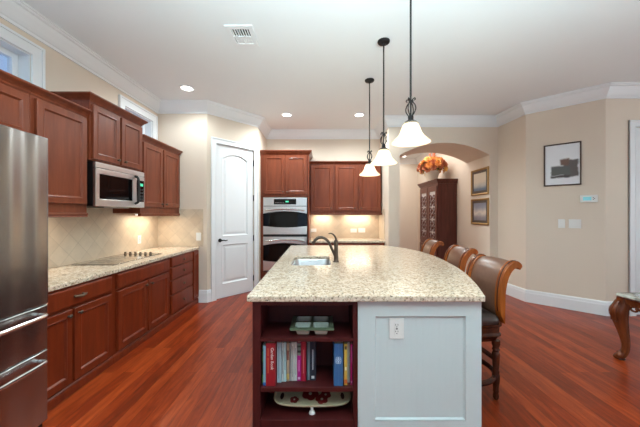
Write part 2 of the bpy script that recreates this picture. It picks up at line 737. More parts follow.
# diagonal pantry wall with door opening
D0, D1 = Vector((-1.87, 4.66)), Vector((-1.20, 5.40))
ddir = (D1 - D0).normalized()
DL = (D1 - D0).length
dang = math.atan2(ddir.y, ddir.x)
DO0, DO1, DOZ = 0.155, 0.905, 2.64     # opening along the wall, and its height
dw = MB().holed([(0, 0), (DO0, 0), (DO0, DOZ), (DO1, DOZ), (DO1, 0), (DL, 0), (DL, CZ), (0, CZ)], [], 0, 0.12, 'xz')
dw.xf(Matrix.Translation((D0.x, D0.y, 0)) @ Matrix.Rotation(dang, 4, 'Z'))
struct(dw.build('wall_pantry', 'wall'))
wallseg('wall_oven_side', (-1.20, 5.40), (-1.20, 6.25))
wallseg('wall_back', (-1.32, 6.25), (1.28, 6.25))
# arch wall: deep cased opening between kitchen and hall
ax0, ax1, zs, zp = 1.49, 3.20, 2.565, 2.80
cx = (ax0 + ax1) / 2
hw = (ax1 - ax0) / 2
R = (hw * hw + (zp - zs) ** 2) / (2 * (zp - zs))
arc = []
a0 = math.asin(hw / R)
for k in range(25):
    a = -a0 + 2 * a0 * k / 24
    arc.append((cx + R * math.sin(a), zp - R + R * math.cos(a)))
outl = [(1.28, 0), (ax0, 0)] + arc + [(ax1, 0), (3.35, 0), (3.35, CZ), (1.28, CZ)]
struct(MB().holed(outl, [], 5.38, 6.25, 'xz').build('wall_arch', 'wall'))
wallseg('wall_right', PA, PB, 0.12)
wallseg('wall_right_diagonal', PB, PC, 0.12)
# wall with the second door, facing the camera on the far right
RD0, RD1, RDZ = 4.475, 5.33, 2.69
w = MB().holed([(4.06, 0), (RD0, 0), (RD0, RDZ), (RD1, RDZ), (RD1, 0), (6.6, 0), (6.6, CZ), (4.06, CZ)], [], 4.05, 4.17, 'xz')
struct(w.build('wall_right_far', 'wall'))
struct(MB().holed([(-2.9, 0), (6.6, 0), (6.6, CZ), (-2.9, CZ)], [[(-1.2, 0.25), (1.2, 0.25), (1.2, 2.6), (-1.2, 2.6)], [(2.2, 0.25), (5.2, 0.25), (5.2, 2.6), (2.2, 2.6)]], -3.5, -3.62, 'xz').build('wall_rear', 'wall'))
wallseg('wall_dining', (6.5, 4.05), (6.5, -3.5))
wallseg('wall_hall_right', (3.20, 9.4), (3.20, 6.25))
wallseg('wall_hall_far', (1.2, 9.4), (3.3, 9.4))
wallseg('wall_hall_left', (1.28, 6.37), (1.28, 9.4))

# crown mouldings and baseboards
CROWN = [(0, 3.095), (0.014, 3.095), (0.018, 3.118), (0.03, 3.126), (0.05, 3.150), (0.085, 3.205), (0.098, 3.232), (0.118, 3.238), (0.122, 3.252), (0.135, 3.256), (0.135, CZ - 0.001), (0, CZ - 0.001)]
mb = MB()
sweep(mb, [(XL, -3.4), (XL, 4.66), (-1.87, 4.66), (-1.20, 5.40), (-1.20, 6.25), (1.28, 6.25), (1.28, 5.38), PA, PB, PC, (6.5, 4.05), (6.5, -3.4)], CROWN)
struct(mb.build('trim_1', 'trim'))
mb = MB()
sweep(mb, [(1.28, 6.37), (1.28, 9.4), (3.20, 9.4), (3.20, 6.25)], CROWN)
struct(mb.build('trim_2', 'trim'))
BASE = [(0, 0.001), (0.022, 0.001), (0.022, 0.15), (0.018, 0.165), (0.016, 0.19), (0.008, 0.205), (0, 0.205)]


def dp(s):
    p = D0 + ddir * s
    return (p.x, p.y)


for nm, path in (('baseboard_pantry', [(-2.0, 4.66), (-1.87, 4.66), dp(0.088)]),
                 ('baseboard_pillar', [(1.28, 5.66), (1.28, 5.38), (1.49, 5.38), (1.49, 6.25)]),
                 ('baseboard_hall', [(1.28, 9.4), (3.20, 9.4), (3.20, 5.38), PA, PB, PC, (RD0 - 0.105, 4.05)]),
                 ('baseboard_dining', [(RD1 + 0.105, 4.05), (6.5, 4.05), (6.5, -3.4)]),
                 ('baseboard_left', [(XL, -3.4), (XL, 0.9)])):
    struct(sweep(MB(), path, BASE).build(nm, 'trim'))


# transom windows
def transom(n, y0, y1, z0, z1, outer_y1):
    t = struct(bpy.data.objects.new('window_%d' % n, None))
    COL.objects.link(t)
    t.location = (XL, (y0 + y1) / 2, z0)
    inv = Matrix.Translation((-XL, -(y0 + y1) / 2, -z0))
    c = 0.11
    mb = MB().holed([(y0 - c, z0 - c), (outer_y1, z0 - c), (outer_y1, z1 + c), (y0 - c, z1 + c)], [[(y0, z0), (y1, z0), (y1, z1), (y0, z1)]], XL + 0.001, XL + 0.022, 'yz')
    mb.holed([(y0 - c, z0 - c), (outer_y1, z0 - c), (outer_y1, z1 + c), (y0 - c, z1 + c)],
             [[(y0 - c + .025, z0 - c + .025), (outer_y1 - .025, z0 - c + .025), (outer_y1 - .025, z1 + c - .025), (y0 - c + .025, z1 + c - .025)]], XL + 0.022, XL + 0.034, 'yz')
    struct(mb.xf(inv).build('window_casing', 'trim', t, bevel=0.003))
    mb = MB().holed([(y0 + .001, z0 + .001), (y1 - .001, z0 + .001), (y1 - .001, z1 - .001), (y0 + .001, z1 - .001)], [inset([(y0, z0), (y1, z0), (y1, z1), (y0, z1)], 0.012)], XL, XL - 0.168, 'yz')
    struct(mb.xf(inv).build('window_jamb', 'trim', t))
    o2 = inset([(y0, z0), (y1, z0), (y1, z1), (y0, z1)], 0.012)
    mb = MB().holed(o2, [inset(o2, 0.05)], XL - 0.10, XL - 0.15, 'yz')
    struct(mb.xf(inv).build('window_sash', 'trim', t, bevel=0.004))
    i2 = inset(o2, 0.045)
    mb = MB().prism(i2, XL - 0.122, XL - 0.128, 'yz')
    struct(mb.xf(inv).build('window_pane', 'glass', t))


transom(1, WIN[0][0], WIN[0][1], WIN[0][2], WIN[0][3], WIN[0][1] + 0.11)
transom(2, WIN[1][0], WIN[1][1], WIN[1][2], WIN[1][3], WIN[1][1] + 0.11)


# doors
def arch_rect(x0, x1, z0, z1, rise, n=12):
    pts = [(x0, z0), (x1, z0), (x1, z1 - rise)]
    if rise > 0:
        h = (x1 - x0) / 2
        r = (h * h + rise * rise) / (2 * rise)
        a = math.asin(h / r)
        for k in range(1, n):
            t = a - 2 * a * k / n
            pts.append(((x0 + x1) / 2 + r * math.sin(t), z1 - r + r * math.cos(t)))
    pts.append((x0, z1 - rise))
    return pts


def panel_door(n, w, h, loc, rz, hinge_right=True):
    """Two-panel arch-top door with casing. local x along wall, -y to the room."""
    t = struct(bpy.data.objects.new('door_%d' % n, None))
    COL.objects.link(t)
    t.location = loc
    t.rotation_euler = (0, 0, rz)
    g = 0.004
    x0, x1 = g, w - g
    z0, z1 = 0.012, h - g
    p1 = arch_rect(x0 + 0.11, x1 - 0.11, 1.06, z1 - 0.13, 0.09)
    p2 = arch_rect(x0 + 0.11, x1 - 0.11, 0.24, 0.93, 0)
    mb = MB()
    yf, yb = 0.012, 0.052
    mb.holed([(x0, z0), (x1, z0), (x1, z1), (x0, z1)], [p1, p2], yf, yb, 'xz')
    for p in (p1, p2):
        rs = []
        for d, y in ((0, yf), (0.006, yf - 0.004), (0.014, yf + 0.002), (0.03, yf + 0.016), (0.045, yf + 0.016), (0.075, yf + 0.006)):
            rs.append([(q[0], y, q[1]) for q in inset(p, d)])
        mb.rings(rs, cap0=False)
    struct(mb.build('door_slab', 'door', t, smooth=False))
    c = 0.092
    mb = MB()
    for (a, b, cdep) in ((0, c, 0.018), (c - 0.022, c, 0.028), (0.0, 0.012, 0.022)):
        mb.holed([(-b, 0), (-a, 0), (-a, h + a), (w + a, h + a), (w + a, 0), (w + b, 0), (w + b, h + b), (-b, h + b)], [], -cdep, -0.001, 'xz')
    struct(mb.build('door_casing', 'trim', t, bevel=0.003))
    hx = x0 + 0.07 if hinge_right else x1 - 0.07
    s = 1 if hinge_right else -1
    mb = MB().lathe([(0.032, 0.0), (0.032, 0.008), (0.02, 0.014)], (hx, yf - 0.014, 1.0), 16, 'y')
    mb.lathe([(0.012, 0), (0.012, 0.05)], (hx, yf - 0.06, 1.0), 10, 'y')
    mb.tube([(hx, yf - 0.055, 1.0), (hx + s * 0.04, yf - 0.058, 1.004), (hx + s * 0.08, yf - 0.056, 0.996), (hx + s * 0.115, yf - 0.05, 1.0)], [0.012, 0.010, 0.009, 0.008], 8)
    struct(mb.build('door_handle', 'iron', t, smooth=True))
    ex = x1 if hinge_right else x0
    for z in (0.25, 1.0, 1.75, 2.4):
        mb = MB().box(ex - 0.004, yf - 0.012, z - 0.05, ex + 0.012, yf - 0.002, z + 0.05)
        mb.lathe([(0.008, -0.056), (0.008, 0.056)], (ex + 0.004, yf - 0.014, z), 8)
        struct(mb.build('door_hinge', 'iron', t))
    return t


p = D0 + ddir * (DO0)
panel_door(1, DO1 - DO0, DOZ, (p.x, p.y, 0), dang, True)
panel_door(2, RD1 - RD0, RDZ, (RD0, 4.05, 0), 0, False)

# ------------------------------------------------------------------ cabinets
def door_mesh(w, h, t=0.028, f=0.062, x=0, z=0):
    """Frame-and-panel door: back at y=0, face at y=-t."""
    rect = [(x, z), (x + w, z), (x + w, z + h), (x, z + h)]
    rs = []
    for d, y in ((0, 0), (0, -t + 0.003), (0.003, -t), (f - 0.012, -t), (f - 0.006, -t - 0.003), (f, -t + 0.001), (f + 0.008, -t + 0.011), (f + 0.012, -t + 0.011)):
        rs.append([(q[0], y, q[1]) for q in inset(rect, d)])
    return MB().rings(rs)


def drawer_mesh(w, h, t=0.028, x=0, z=0):
    rect = [(x, z), (x + w, z), (x + w, z + h), (x, z + h)]
    rs = []
    for d, y in ((0, 0), (0, -t + 0.006), (0.004, -t + 0.002), (0.012, -t), (0.02, -t)):
        rs.append([(q[0], y, q[1]) for q in inset(rect, d)])
    return MB().rings(rs)


def knob(parent, x, z, y=-0.028, mat='bronze', r=0.015):
    mb = MB().lathe([(0.009, 0), (0.006, -0.006), (0.006, -0.014), (r, -0.019), (r * 1.05, -0.024), (r * 0.7, -0.03), (0.002, -0.032)], (x, y, z), 12, 'y')
    return mb.build('knob', mat, parent, smooth=True)


def pull(parent, x, z, y=-0.028):
    mb = MB()
    mb.lathe([(0.011, 0), (0.008, -0.02)], (x - 0.04, y, z), 10, 'y')
    mb.lathe([(0.011, 0), (0.008, -0.02)], (x + 0.04, y, z), 10, 'y')
    mb.tube([(x - 0.06, y - 0.018, z + 0.003), (x - 0.04, y - 0.024, z), (x, y - 0.03, z - 0.006), (x + 0.04, y - 0.024, z), (x + 0.06, y - 0.018, z + 0.003)], [0.004, 0.009, 0.013, 0.009, 0.004], 8)
    return mb.build('pull', 'pewter', parent, smooth=True)


def cabinet(name, label, loc, rz, w, d, z0, z1, doors=(), drawers=(), wood_='cherry', crown=None, rail=False, base=False, group=None, cat='cabinet', returns=(True, True), frame=0.062, body=True):
    """local: x across, front at y=0 facing -y, carcass to y=d."""
    t = thing(name, label, cat, loc, rz, group)
    if body:
        MB().box(0, 0, z0, w, d, z1).build('carcass', wood_, t, bevel=0.002)
    for dd in doors:
        x0, x1, a, b, kx, kz = dd
        o = door_mesh(x1 - x0, b - a, f=min(frame, (x1 - x0) * 0.3), x=x0, z=a).build('door', wood_, t)
        if kx is not None:
            knob(o, kx, kz)
    for dd in drawers:
        x0, x1, a, b, kind = dd
        o = drawer_mesh(x1 - x0, b - a, x=x0, z=a).build('drawer', wood_, t)
        if kind == 'pull':
            pull(o, (x0 + x1) / 2, (a + b) / 2)
        elif kind == 'knob':
            knob(o, (x0 + x1) / 2, (a + b) / 2, mat='pewter', r=0.018)
    if crown:
        zc = crown
        prof = [(0, z1 - 0.002), (0.006, z1 - 0.002), (0.01, z1 + 0.012), (0.024, z1 + 0.03), (0.045, zc - 0.02), (0.052, zc - 0.012), (0.052, zc), (0, zc)]
        path = []
        if returns[0]:
            path.append((-0.0, d))
        path += [(0, 0), (w, 0)]
        if returns[1]:
            path.append((w, d))
        mb = MB()
        sweep(mb, path, prof, 1)
        mb.box(0.001, 0.001, z1, w - 0.001, d, zc - 0.002)
        mb.build('crown_moulding', wood_, t)
    if rail:
        prof = [(-0.03, z0 - 0.002), (0.012, z0 - 0.002), (0.014, z0 - 0.014), (0.006, z0 - 0.024), (0.010, z0 - 0.04), (-0.03, z0 - 0.04)]
        path = ([(0, d)] if returns[0] else []) + [(0, 0), (w, 0)] + ([(w, d)] if returns[1] else [])
        sweep(MB(), path, prof, 1).build('light_rail', wood_, t)
    if base:
        prof = [(0, 0.0), (0.018, 0.0), (0.018, 0.05), (0.012, 0.066), (0.004, 0.075), (0, 0.075)]
        sweep(MB(), [(0, 0), (w, 0)], prof, 1).build('base_moulding', wood_, t)
    return t


RL = PI / 2      # left-wall units face +x
FX = -2.025      # left base cabinet face
BD = abs(XL - FX) - 0.004


def baseL(label, y0, y1, doors=(), drawers=()):
    sh = lambda L: [tuple([q[0] - y0, q[1] - y0] + list(q[2:])) for q in L]
    dd = [(a - y0, b - y0, c, d, (k - y0) if k is not None else None, kz) for a, b, c, d, k, kz in doors]
    return cabinet('base_cabinet', label, (FX, y0, 0), RL, y1 - y0 - 0.002, BD, 0.0, 0.874, dd, sh(drawers), 'cherry_base', base=True)


baseL('cherry base cabinet beside the refrigerator with two doors under one wide drawer', 1.962, 2.75,
      [(1.975, 2.285, 0.10, 0.685, 2.245, 0.64), (2.305, 2.715, 0.10, 0.685, 2.345, 0.64)], [(1.975, 2.715, 0.71, 0.855, 'pull')])
baseL('wide cherry base cabinet below the cooktop with two doors under a blank front', 2.75, 3.775,
      [(2.80, 3.275, 0.10, 0.685, 3.235, 0.64), (3.295, 3.735, 0.10, 0.685, 3.335, 0.64)], [(2.80, 3.735, 0.71, 0.855, None)])
baseL('cherry base cabinet with a stack of four knobbed drawers', 3.775, 4.445, [],
      [(3.81, 4.425, 0.735, 0.862, 'knob'), (3.81, 4.425, 0.56, 0.722, 'knob'), (3.81, 4.425, 0.36, 0.546, 'knob'), (3.81, 4.425, 0.10, 0.346, 'knob')])
baseL('narrow cherry end cabinet next to the white baseboard by the pantry door', 4.445, 4.655,
      [(4.465, 4.64, 0.10, 0.862, None, 0)], [])

# left granite worktop
o = MB().box(XL + 0.003, 1.96, 0.875, -1.995, 4.657, 0.915).build('countertop', 'granite', None, bevel=0.006)
tag(o, 'long speckled granite worktop along the left wall holding the cooktop', 'countertop')

# backsplash tile
struct(MB().box(XL + 0.0005, 1.93, 0.917, XL + 0.008, 4.65, 1.98).build('trim_3', 'tile'))
struct(MB().box(XL + 0.010, 4.652, 0.917, -1.93, 4.6595, 1.53).build('trim_4', 'tile'))
struct(MB().box(-0.22, 6.241, 0.917, 1.275, 6.2495, 1.46).build('trim_5', 'tile'))
struct(MB().box(1.271, 5.68, 0.917, 1.2795, 6.24, 1.55).build('trim_6', 'tile'))

UX = -2.32
UD = abs(XL - UX) - 0.004


def upL(label, y0, y1, z0, z1, doors, crown, rail, x=UX, returns=(True, True), cat='cabinet', name='wall_cabinet'):
    dd = [(a - y0, b - y0, c, d, (k - y0) if k is not None else None, kz) for a, b, c, d, k, kz in doors]
    return cabinet(name, label, (x, y0, 0), RL, y1 - y0 - 0.002, abs(XL - x) - 0.004, z0, z1, dd, (), 'cherry', crown=crown, rail=rail, returns=returns)


upL('cherry wall cabinet over the steel refrigerator', 1.0, 2.262, 2.02, 2.41, [(1.02, 1.62, 2.05, 2.385, 1.58, 2.09), (1.64, 2.235, 2.05, 2.385, 1.68, 2.09)], 2.475, False, returns=(False, False))
upL('single-door cherry wall cabinet between the refrigerator and the microwave', 2.262, 2.815, 1.46, 2.41, [(2.295, 2.785, 1.545, 2.385, None, 0)], 2.475, True, returns=(False, False))
upL('raised cherry wall cabinet directly above the microwave', 2.82, 3.64, 1.99, 2.575, [(2.84, 3.215, 2.005, 2.55, 3.175, 2.05), (3.245, 3.615, 2.005, 2.55, 3.285, 2.05)], 2.645, False, x=-2.30)
upL('two-door cherry wall cabinet right of the microwave at the end of the run', 3.645, 4.645, 1.46, 2.41, [(3.675, 4.125, 1.545, 2.385, 4.085, 1.59), (4.155, 4.61, 1.545, 2.385, 4.195, 1.59)], 2.475, True, returns=(False, True))

# ------------------------------------------------------------------ microwave (faces +x)
t = thing('microwave', 'stainless over-the-range microwave with a black door handle', 'microwave', (-2.26, 2.835, 1.53), RL)
w, h = 0.79, 0.445
MB().box(0, 0.02, 0, w, 0.40, h).build('housing', 'black_plastic', t, bevel=0.003)
dr = MB().holed([(0, 0), (w * 0.99, 0), (w * 0.99, h - 0.06), (0, h - 0.06)], [[(0.05, 0.075), (0.56, 0.075), (0.56, h - 0.115), (0.05, h - 0.115)]], 0.018, -0.012, 'xz').build('door', 'oven_steel', t, bevel=0.004)
MB().box(0.052, -0.006, 0.077, 0.558, 0.015, h - 0.117).build('window', 'black_glass', dr)
MB().box(0, -0.010, h - 0.055, w * 0.99, 0.018, h).build('vent_strip', 'oven_steel', t, bevel=0.003)
cp = MB().box(0.63, -0.0155, 0.07, 0.765, -0.013, h - 0.11).build('control_panel', 'black_glass', t)
for r in range(4):
    for c in range(3):
        MB().box(0.65 + c * 0.035, -0.017, 0.09 + r * 0.04, 0.675 + c * 0.035, -0.0155, 0.112 + r * 0.04).build('button', 'slot', cp)
MB().box(0.65, -0.017, 0.265, 0.745, -0.0155, 0.30).build('display', 'green_led', cp)
MB().tube(smoothpath([(0.60, -0.012, 0.045), (0.598, -0.05, 0.07), (0.596, -0.062, 0.17), (0.596, -0.062, 0.26), (0.598, -0.05, 0.35), (0.60, -0.012, 0.375)]), 0.014, 10).build('handle', 'black_plastic', dr, smooth=True)
MB().box(0.2, 0.06, -0.012, 0.6, 0.3, 0.0).build('grease_filter', 'steel_dark', t)

# ------------------------------------------------------------------ refrigerator (faces +x)
t = thing('refrigerator', 'stainless steel french door refrigerator with two freezer drawers', 'refrigerator', (-1.885, 1.005, 0), RL)
w = 0.945
MB().box(0.002, 0.03, 0.03, w - 0.002, 0.76, 1.945).build('cabinet_body', 'steel_dark', t, bevel=0.006)


def fr_panel(x0, x1, z0, z1, r=0.02, bulge=0.022):
    pts = [(x0, 0.025)]
    n = 40
    for k in range(n + 1):
        s = k / n
        x = x0 + (x1 - x0) * s
        e = min(s, 1 - s) * (x1 - x0)
        rr = r
        edge = rr - math.sqrt(max(0, rr * rr - max(0, rr - e) ** 2)) if e < rr else 0
        gl = (x - 0.0) / w
        pts.append((x, -bulge * math.sin(PI * gl) - 0.03 + edge + 0.0022 * math.sin(2 * PI * 5.2 * gl + 0.6)))
    # finer corner rounding
    pts.append((x1, 0.025))
    return MB().prism(pts, z0, z1)


for (x0, x1, hx) in ((0.002, w / 2 - 0.002, w / 2 - 0.05), (w / 2 + 0.002, w - 0.002, w / 2 + 0.05)):
    d = fr_panel(x0, x1, 0.845, 1.965).build('door', 'fridge_steel', t, bevel=0.006, smooth=True)
    MB().tube(smoothpath([(hx, -0.05, 0.98), (hx, -0.10, 1.02), (hx, -0.112, 1.3), (hx, -0.112, 1.5), (hx, -0.10, 1.82), (hx, -0.05, 1.86)]), 0.013, 10).build('handle', 'steel_h', d, smooth=True)
for (z0, z1) in ((0.542, 0.838), (0.06, 0.535)):
    d = fr_panel(0.002, w - 0.002, z0, z1).build('freezer_drawer', 'fridge_steel', t, bevel=0.006, smooth=True)
    z = z1 - 0.05
    MB().tube(smoothpath([(0.09, -0.045, z), (0.11, -0.095, z), (0.3, -0.112, z), (w / 2, -0.118, z), (w - 0.3, -0.112, z), (w - 0.11, -0.095, z), (w - 0.09, -0.045, z)]), 0.013, 10).build('handle', 'steel_h', d, smooth=True)
MB().box(0.03, 0.0, 0.0, w - 0.03, 0.7, 0.05).build('toe_grille', 'black_plastic', t)

# ------------------------------------------------------------------ cooktop
t = thing('cooktop', 'flat grey glass cooktop set into the left granite worktop', 'cooktop', (-2.36, 3.38, 0.916))
MB().box(-0.24, -0.42, 0, 0.21, 0.45, 0.006).build('glass_top', 'cooktop', t, bevel=0.002)
for (x, y, r) in ((-0.1, -0.22, 0.09), (0.1, -0.25, 0.075), (-0.1, 0.05, 0.075), (0.1, 0.06, 0.1)):
    MB().lathe([(r, 0), (r, 0.0006), (r - 0.004, 0.0006), (r - 0.004, 0)], (x, y, 0.006), 28, cap0=False, cap1=False).build('burner_ring', 'black_plastic', t)
for k in range(6):
    x = -0.215 + k * 0.066
    MB().lathe([(0.019, 0), (0.019, 0.006), (0.014, 0.010), (0.013, 0.028), (0.010, 0.031)], (x, 0.36, 0.006), 14).build('knob', 'pewter', t, smooth=True)

# ------------------------------------------------------------------ oven tower and back run (face -y, rz=0)
OY = 5.62
t = thing('oven_cabinet', 'tall cherry oven cabinet between the pantry door and the back wall cabinets', 'cabinet', (-1.192, OY, 0))
ow = 0.955
mb = MB().box(0, 0, 0, 0.05, 0.62, 1.81).box(ow - 0.028, 0, 0, ow, 0.62, 1.81).box(0.05, 0, 0, ow - 0.028, 0.62, 0.30).box(0.05, 0.58, 0.3, ow - 0.028, 0.62, 1.785).box(0, 0, 1.785, ow, 0.62, 2.62)
mb.build('carcass', 'cherry', t, bevel=0.002)
for (x0, x1, kx) in ((0.06, 0.475, 0.445), (0.495, 0.91, 0.525)):
    o = door_mesh(x1 - x0, 0.76, x=x0, z=1.845).build('door', 'cherry', t)
    knob(o, kx, 1.885)
mb = MB()
prof = [(0, 2.61), (0.006, 2.61), (0.012, 2.63), (0.03, 2.65), (0.048, 2.68), (0.055, 2.69), (0.055, 2.705), (0, 2.705)]
sweep(mb, [(0, 0), (ow, 0), (ow, 0.62)], prof, 1)
mb.box(0.001, 0.001, 2.62, ow - 0.001, 0.62, 2.70)
mb.build('crown_moulding', 'cherry', t)

t = thing('double_wall_oven', 'stainless double wall oven built into the tall cherry cabinet', 'oven', (-1.138, OY - 0.003, 0.315))
w = 0.86
MB().box(0.01, 0.005, 0.0, w - 0.01, 0.55, 1.455).build('oven_body', 'black_plastic', t)
cp = MB().box(0, -0.022, 1.295, w, 0.004, 1.46).build('control_panel', 'oven_steel', t, bevel=0.004)
dg = MB().box(0.21, -0.026, 1.325, 0.65, -0.022, 1.43).build('display_glass', 'black_glass', cp)
MB().box(0.44, -0.0275, 1.365, 0.50, -0.026, 1.395).build('display_digits', 'green_led', dg)
for k in range(6):
    MB().box(0.24 + k * 0.03, -0.0275, 1.35, 0.255 + k * 0.03, -0.026, 1.362).build('touch_key', 'steel_dark', dg)


def oven_door(z0, z1):
    hh = z1 - z0
    zb, zt = z0 + hh * 0.275, z1 - hh * 0.22
    n = 14
    top = [(w * (1 - k / n), zt + 0.045 * math.sin(PI * k / n) - 0.02) for k in range(n + 1)]
    bot = [(w * k / n, zb - 0.03 * math.sin(PI * k / n) + 0.012) for k in range(n + 1)]
    dm = MB()
    # top and bottom steel bands round a curved glass
    dm.holed([(0, zt - 0.02)] + [(p[0], p[1]) for p in reversed(top[1:-1])] + [(w, zt - 0.02), (w, z1), (0, z1)], [], -0.03, 0.0, 'xz')
    dm.holed([(0, z0), (w, z0), (w, zb + 0.012)] + [(p[0], p[1]) for p in reversed(bot[1:-1])] + [(0, zb + 0.012)], [], -0.03, 0.0, 'xz')
    d = dm.build('oven_door', 'oven_steel', t, bevel=0.002)
    MB().holed([(p[0], p[1]) for p in bot] + [(p[0], p[1]) for p in top], [], -0.027, -0.002, 'xz').build('window', 'black_glass', d)
    zh = z1 - 0.065
    MB().tube(smoothpath([(0.06, -0.028, zh - 0.02), (0.08, -0.075, zh - 0.012), (0.25, -0.088, zh + 0.006), (w / 2, -0.092, zh + 0.012), (w - 0.25, -0.088, zh + 0.006), (w - 0.08, -0.075, zh - 0.012), (w - 0.06, -0.028, zh - 0.02)]), 0.015, 10).build('handle', 'steel_h', d, smooth=True)


oven_door(0.735, 1.285)
MB().box(0.0, -0.012, 0.69, w, 0.004, 0.73).build('vent_gap', 'black_plastic', t)
oven_door(0.02, 0.685)

UY = 5.92
ud = 6.25 - UY - 0.012


def upB(label, x0, x1, doors, returns):
    dd = [(a - x0, b - x0, c, d, k - x0, kz) for a, b, c, d, k, kz in doors]
    return cabinet('wall_cabinet', label, (x0, UY, 0), 0, x1 - x0 - 0.002, ud, 1.47, 2.485, dd, (), 'cherry', crown=2.545, rail=True, returns=returns)


upB('single-door cherry wall cabinet on the back wall beside the oven cabinet', -0.233, 0.272, [(-0.205, 0.245, 1.52, 2.465, 0.205, 1.57)], (False, False))
upB('two-door cherry wall cabinet on the back wall behind the pendant lamps', 0.272, 1.258, [(0.30, 0.745, 1.52, 2.465, 0.705, 1.57), (0.795, 1.235, 1.52, 2.465, 0.835, 1.57)], (False, True))
BY = 5.665
cabinet('base_cabinet', 'cherry base cabinet along the back wall behind the island', (-0.232, BY, 0), 0, 1.50, 6.25 - BY - 0.004, 0.0, 0.874,
        [(0.03, 0.49, 0.10, 0.685, 0.45, 0.64), (0.51, 0.98, 0.10, 0.685, 0.55, 0.64), (1.0, 1.47, 0.10, 0.685, 1.04, 0.64)],
        [(0.03, 0.49, 0.71, 0.855, 'knob'), (0.51, 0.98, 0.71, 0.855, 'knob'), (1.0, 1.47, 0.71, 0.855, 'knob')], 'cherry_base', base=True)
o = MB().box(-0.234, 5.635, 0.875, 1.276, 6.24, 0.915).build('countertop', 'granite', None, bevel=0.006)
tag(o, 'granite worktop along the back wall under the lit tiles', 'countertop')

# under-cabinet lamps (small fittings screwed below the cabinets)
def undercab(loc, rz, length, label, energy):
    t = thing('under_cabinet_light', label, 'light', loc, rz, 'under-cabinet strip lights')
    MB().box(-length / 2, -0.03, 0, length / 2, 0.03, 0.018).build('housing', 'plate_white', t)
    MB().box(-length / 2 + 0.01, -0.024, -0.003, length / 2 - 0.01, 0.024, 0).build('diffuser', 'bulb', t)
    l = light('strip_bulb', 'AREA', (0, 0, -0.008), energy * 0.6, (1.0, 0.86, 0.66), length * 0.9, 0.04, (0, 0, 0), t)
    return t


undercab((-2.50, 4.15, 1.44), RL, 0.6, 'slim strip light hidden below the wall cabinet right of the microwave', 5)
undercab((-2.52, 2.54, 1.44), RL, 0.35, 'slim strip light hidden below the single-door wall cabinet left of the microwave', 2.0)
undercab((0.03, 6.12, 1.45), 0, 0.35, 'slim strip light hidden below the back wall cabinet nearest the oven', 3.5)
undercab((0.80, 6.12, 1.45), 0, 0.6, 'slim strip light hidden below the back wall two-door cabinet', 5)

# ------------------------------------------------------------------ island
t = thing('kitchen_island', 'kitchen island with a dark cherry open bookcase and pale grey panelled end', 'kitchen island', (0.30, 1.89, 0))
IX, IY = 0.30, 1.89
inv = Matrix.Translation((-IX, -IY, 0))
F = 1.89
x0, x1 = -0.456, 0.244
# bookcase shell
mb = MB()
mb.box(x0, F, 0.0, x0 + 0.052, F + 0.30, 0.871)
mb.box(x1 - 0.030, F, 0.0, x1, F + 0.30, 0.871)
mb.box(x0 + 0.052, F, 0.842, x1 - 0.030, F + 0.30, 0.871)
mb.box(x0 + 0.052, F + 0.005, 0.0, x1 - 0.030, F + 0.30, 0.075)
mb.box(x0 + 0.052, F + 0.285, 0.075, x1 - 0.030, F + 0.30, 0.842)
mb.xf(inv).build('bookcase', 'dark_cherry', t, bevel=0.002)
for za, zb in ((0.597, 0.623), (0.262, 0.292)):
    MB().box(x0 + 0.053, F + 0.006, za, x1 - 0.031, F + 0.284, zb).xf(inv).build('shelf', 'dark_cherry', t, bevel=0.002)
MB().box(x0, F + 0.301, 0, x0 + 0.02, 4.80, 0.871).box(x0 + 0.02, 4.78, 0, 0.78, 4.80, 0.871).xf(inv).build('side_panel', 'dark_cherry', t)
MB().box(0.76, 1.933, 0, 0.78, 4.779, 0.871).xf(inv).build('seating_side_panel', 'panel_white', t)
# end panel with recessed bead board
ex0, ex1 = 0.246, 1.068
px0, px1, pz0, pz1 = 0.358, 0.962, 0.075, 0.770
mb = MB().holed([(ex0, 0), (ex1, 0), (ex1, 0.871), (ex0, 0.871)], [[(px0, pz0), (px1, pz0), (px1, pz1), (px0, pz1)]], F, F + 0.04, 'xz')
rect = [(px0, pz0), (px1, pz0), (px1, pz1), (px0, pz1)]
mb.rings([[(q[0], y, q[1]) for q in inset(rect, d)] for d, y in ((0, F), (0.0, F + 0.004), (0.012, F + 0.014))], cap0=False, cap1=False)
n = 15
pw = (px1 - px0 - 0.024) / n
for k in range(n):
    a = px0 + 0.012 + k * pw
    mb.box(a + 0.0002, F + 0.014, pz0 + 0.012, a + pw - 0.0002, F + 0.03, pz1 - 0.012)
mb.box(px0 + 0.005, F + 0.016, pz0 + 0.005, px1 - 0.005, F + 0.032, pz1 - 0.005)
mb.xf(inv).build('end_panel', 'panel_white', t)

# island worktop with bowed seating edge and a sink cut-out
SX0, SX1, SY0, SY1 = -0.325, 0.105, 2.97, 3.62


def rrect(x0, y0, x1, y1, r, n=5):
    pts = []
    for cx_, cy_, a in ((x1 - r, y1 - r, 0), (x0 + r, y1 - r, PI / 2), (x0 + r, y0 + r, PI), (x1 - r, y0 + r, 1.5 * PI)):
        for k in range(n + 1):
            t_ = a + PI / 2 * k / n
            pts.append((cx_ + r * math.cos(t_), cy_ + r * math.sin(t_)))
    return pts


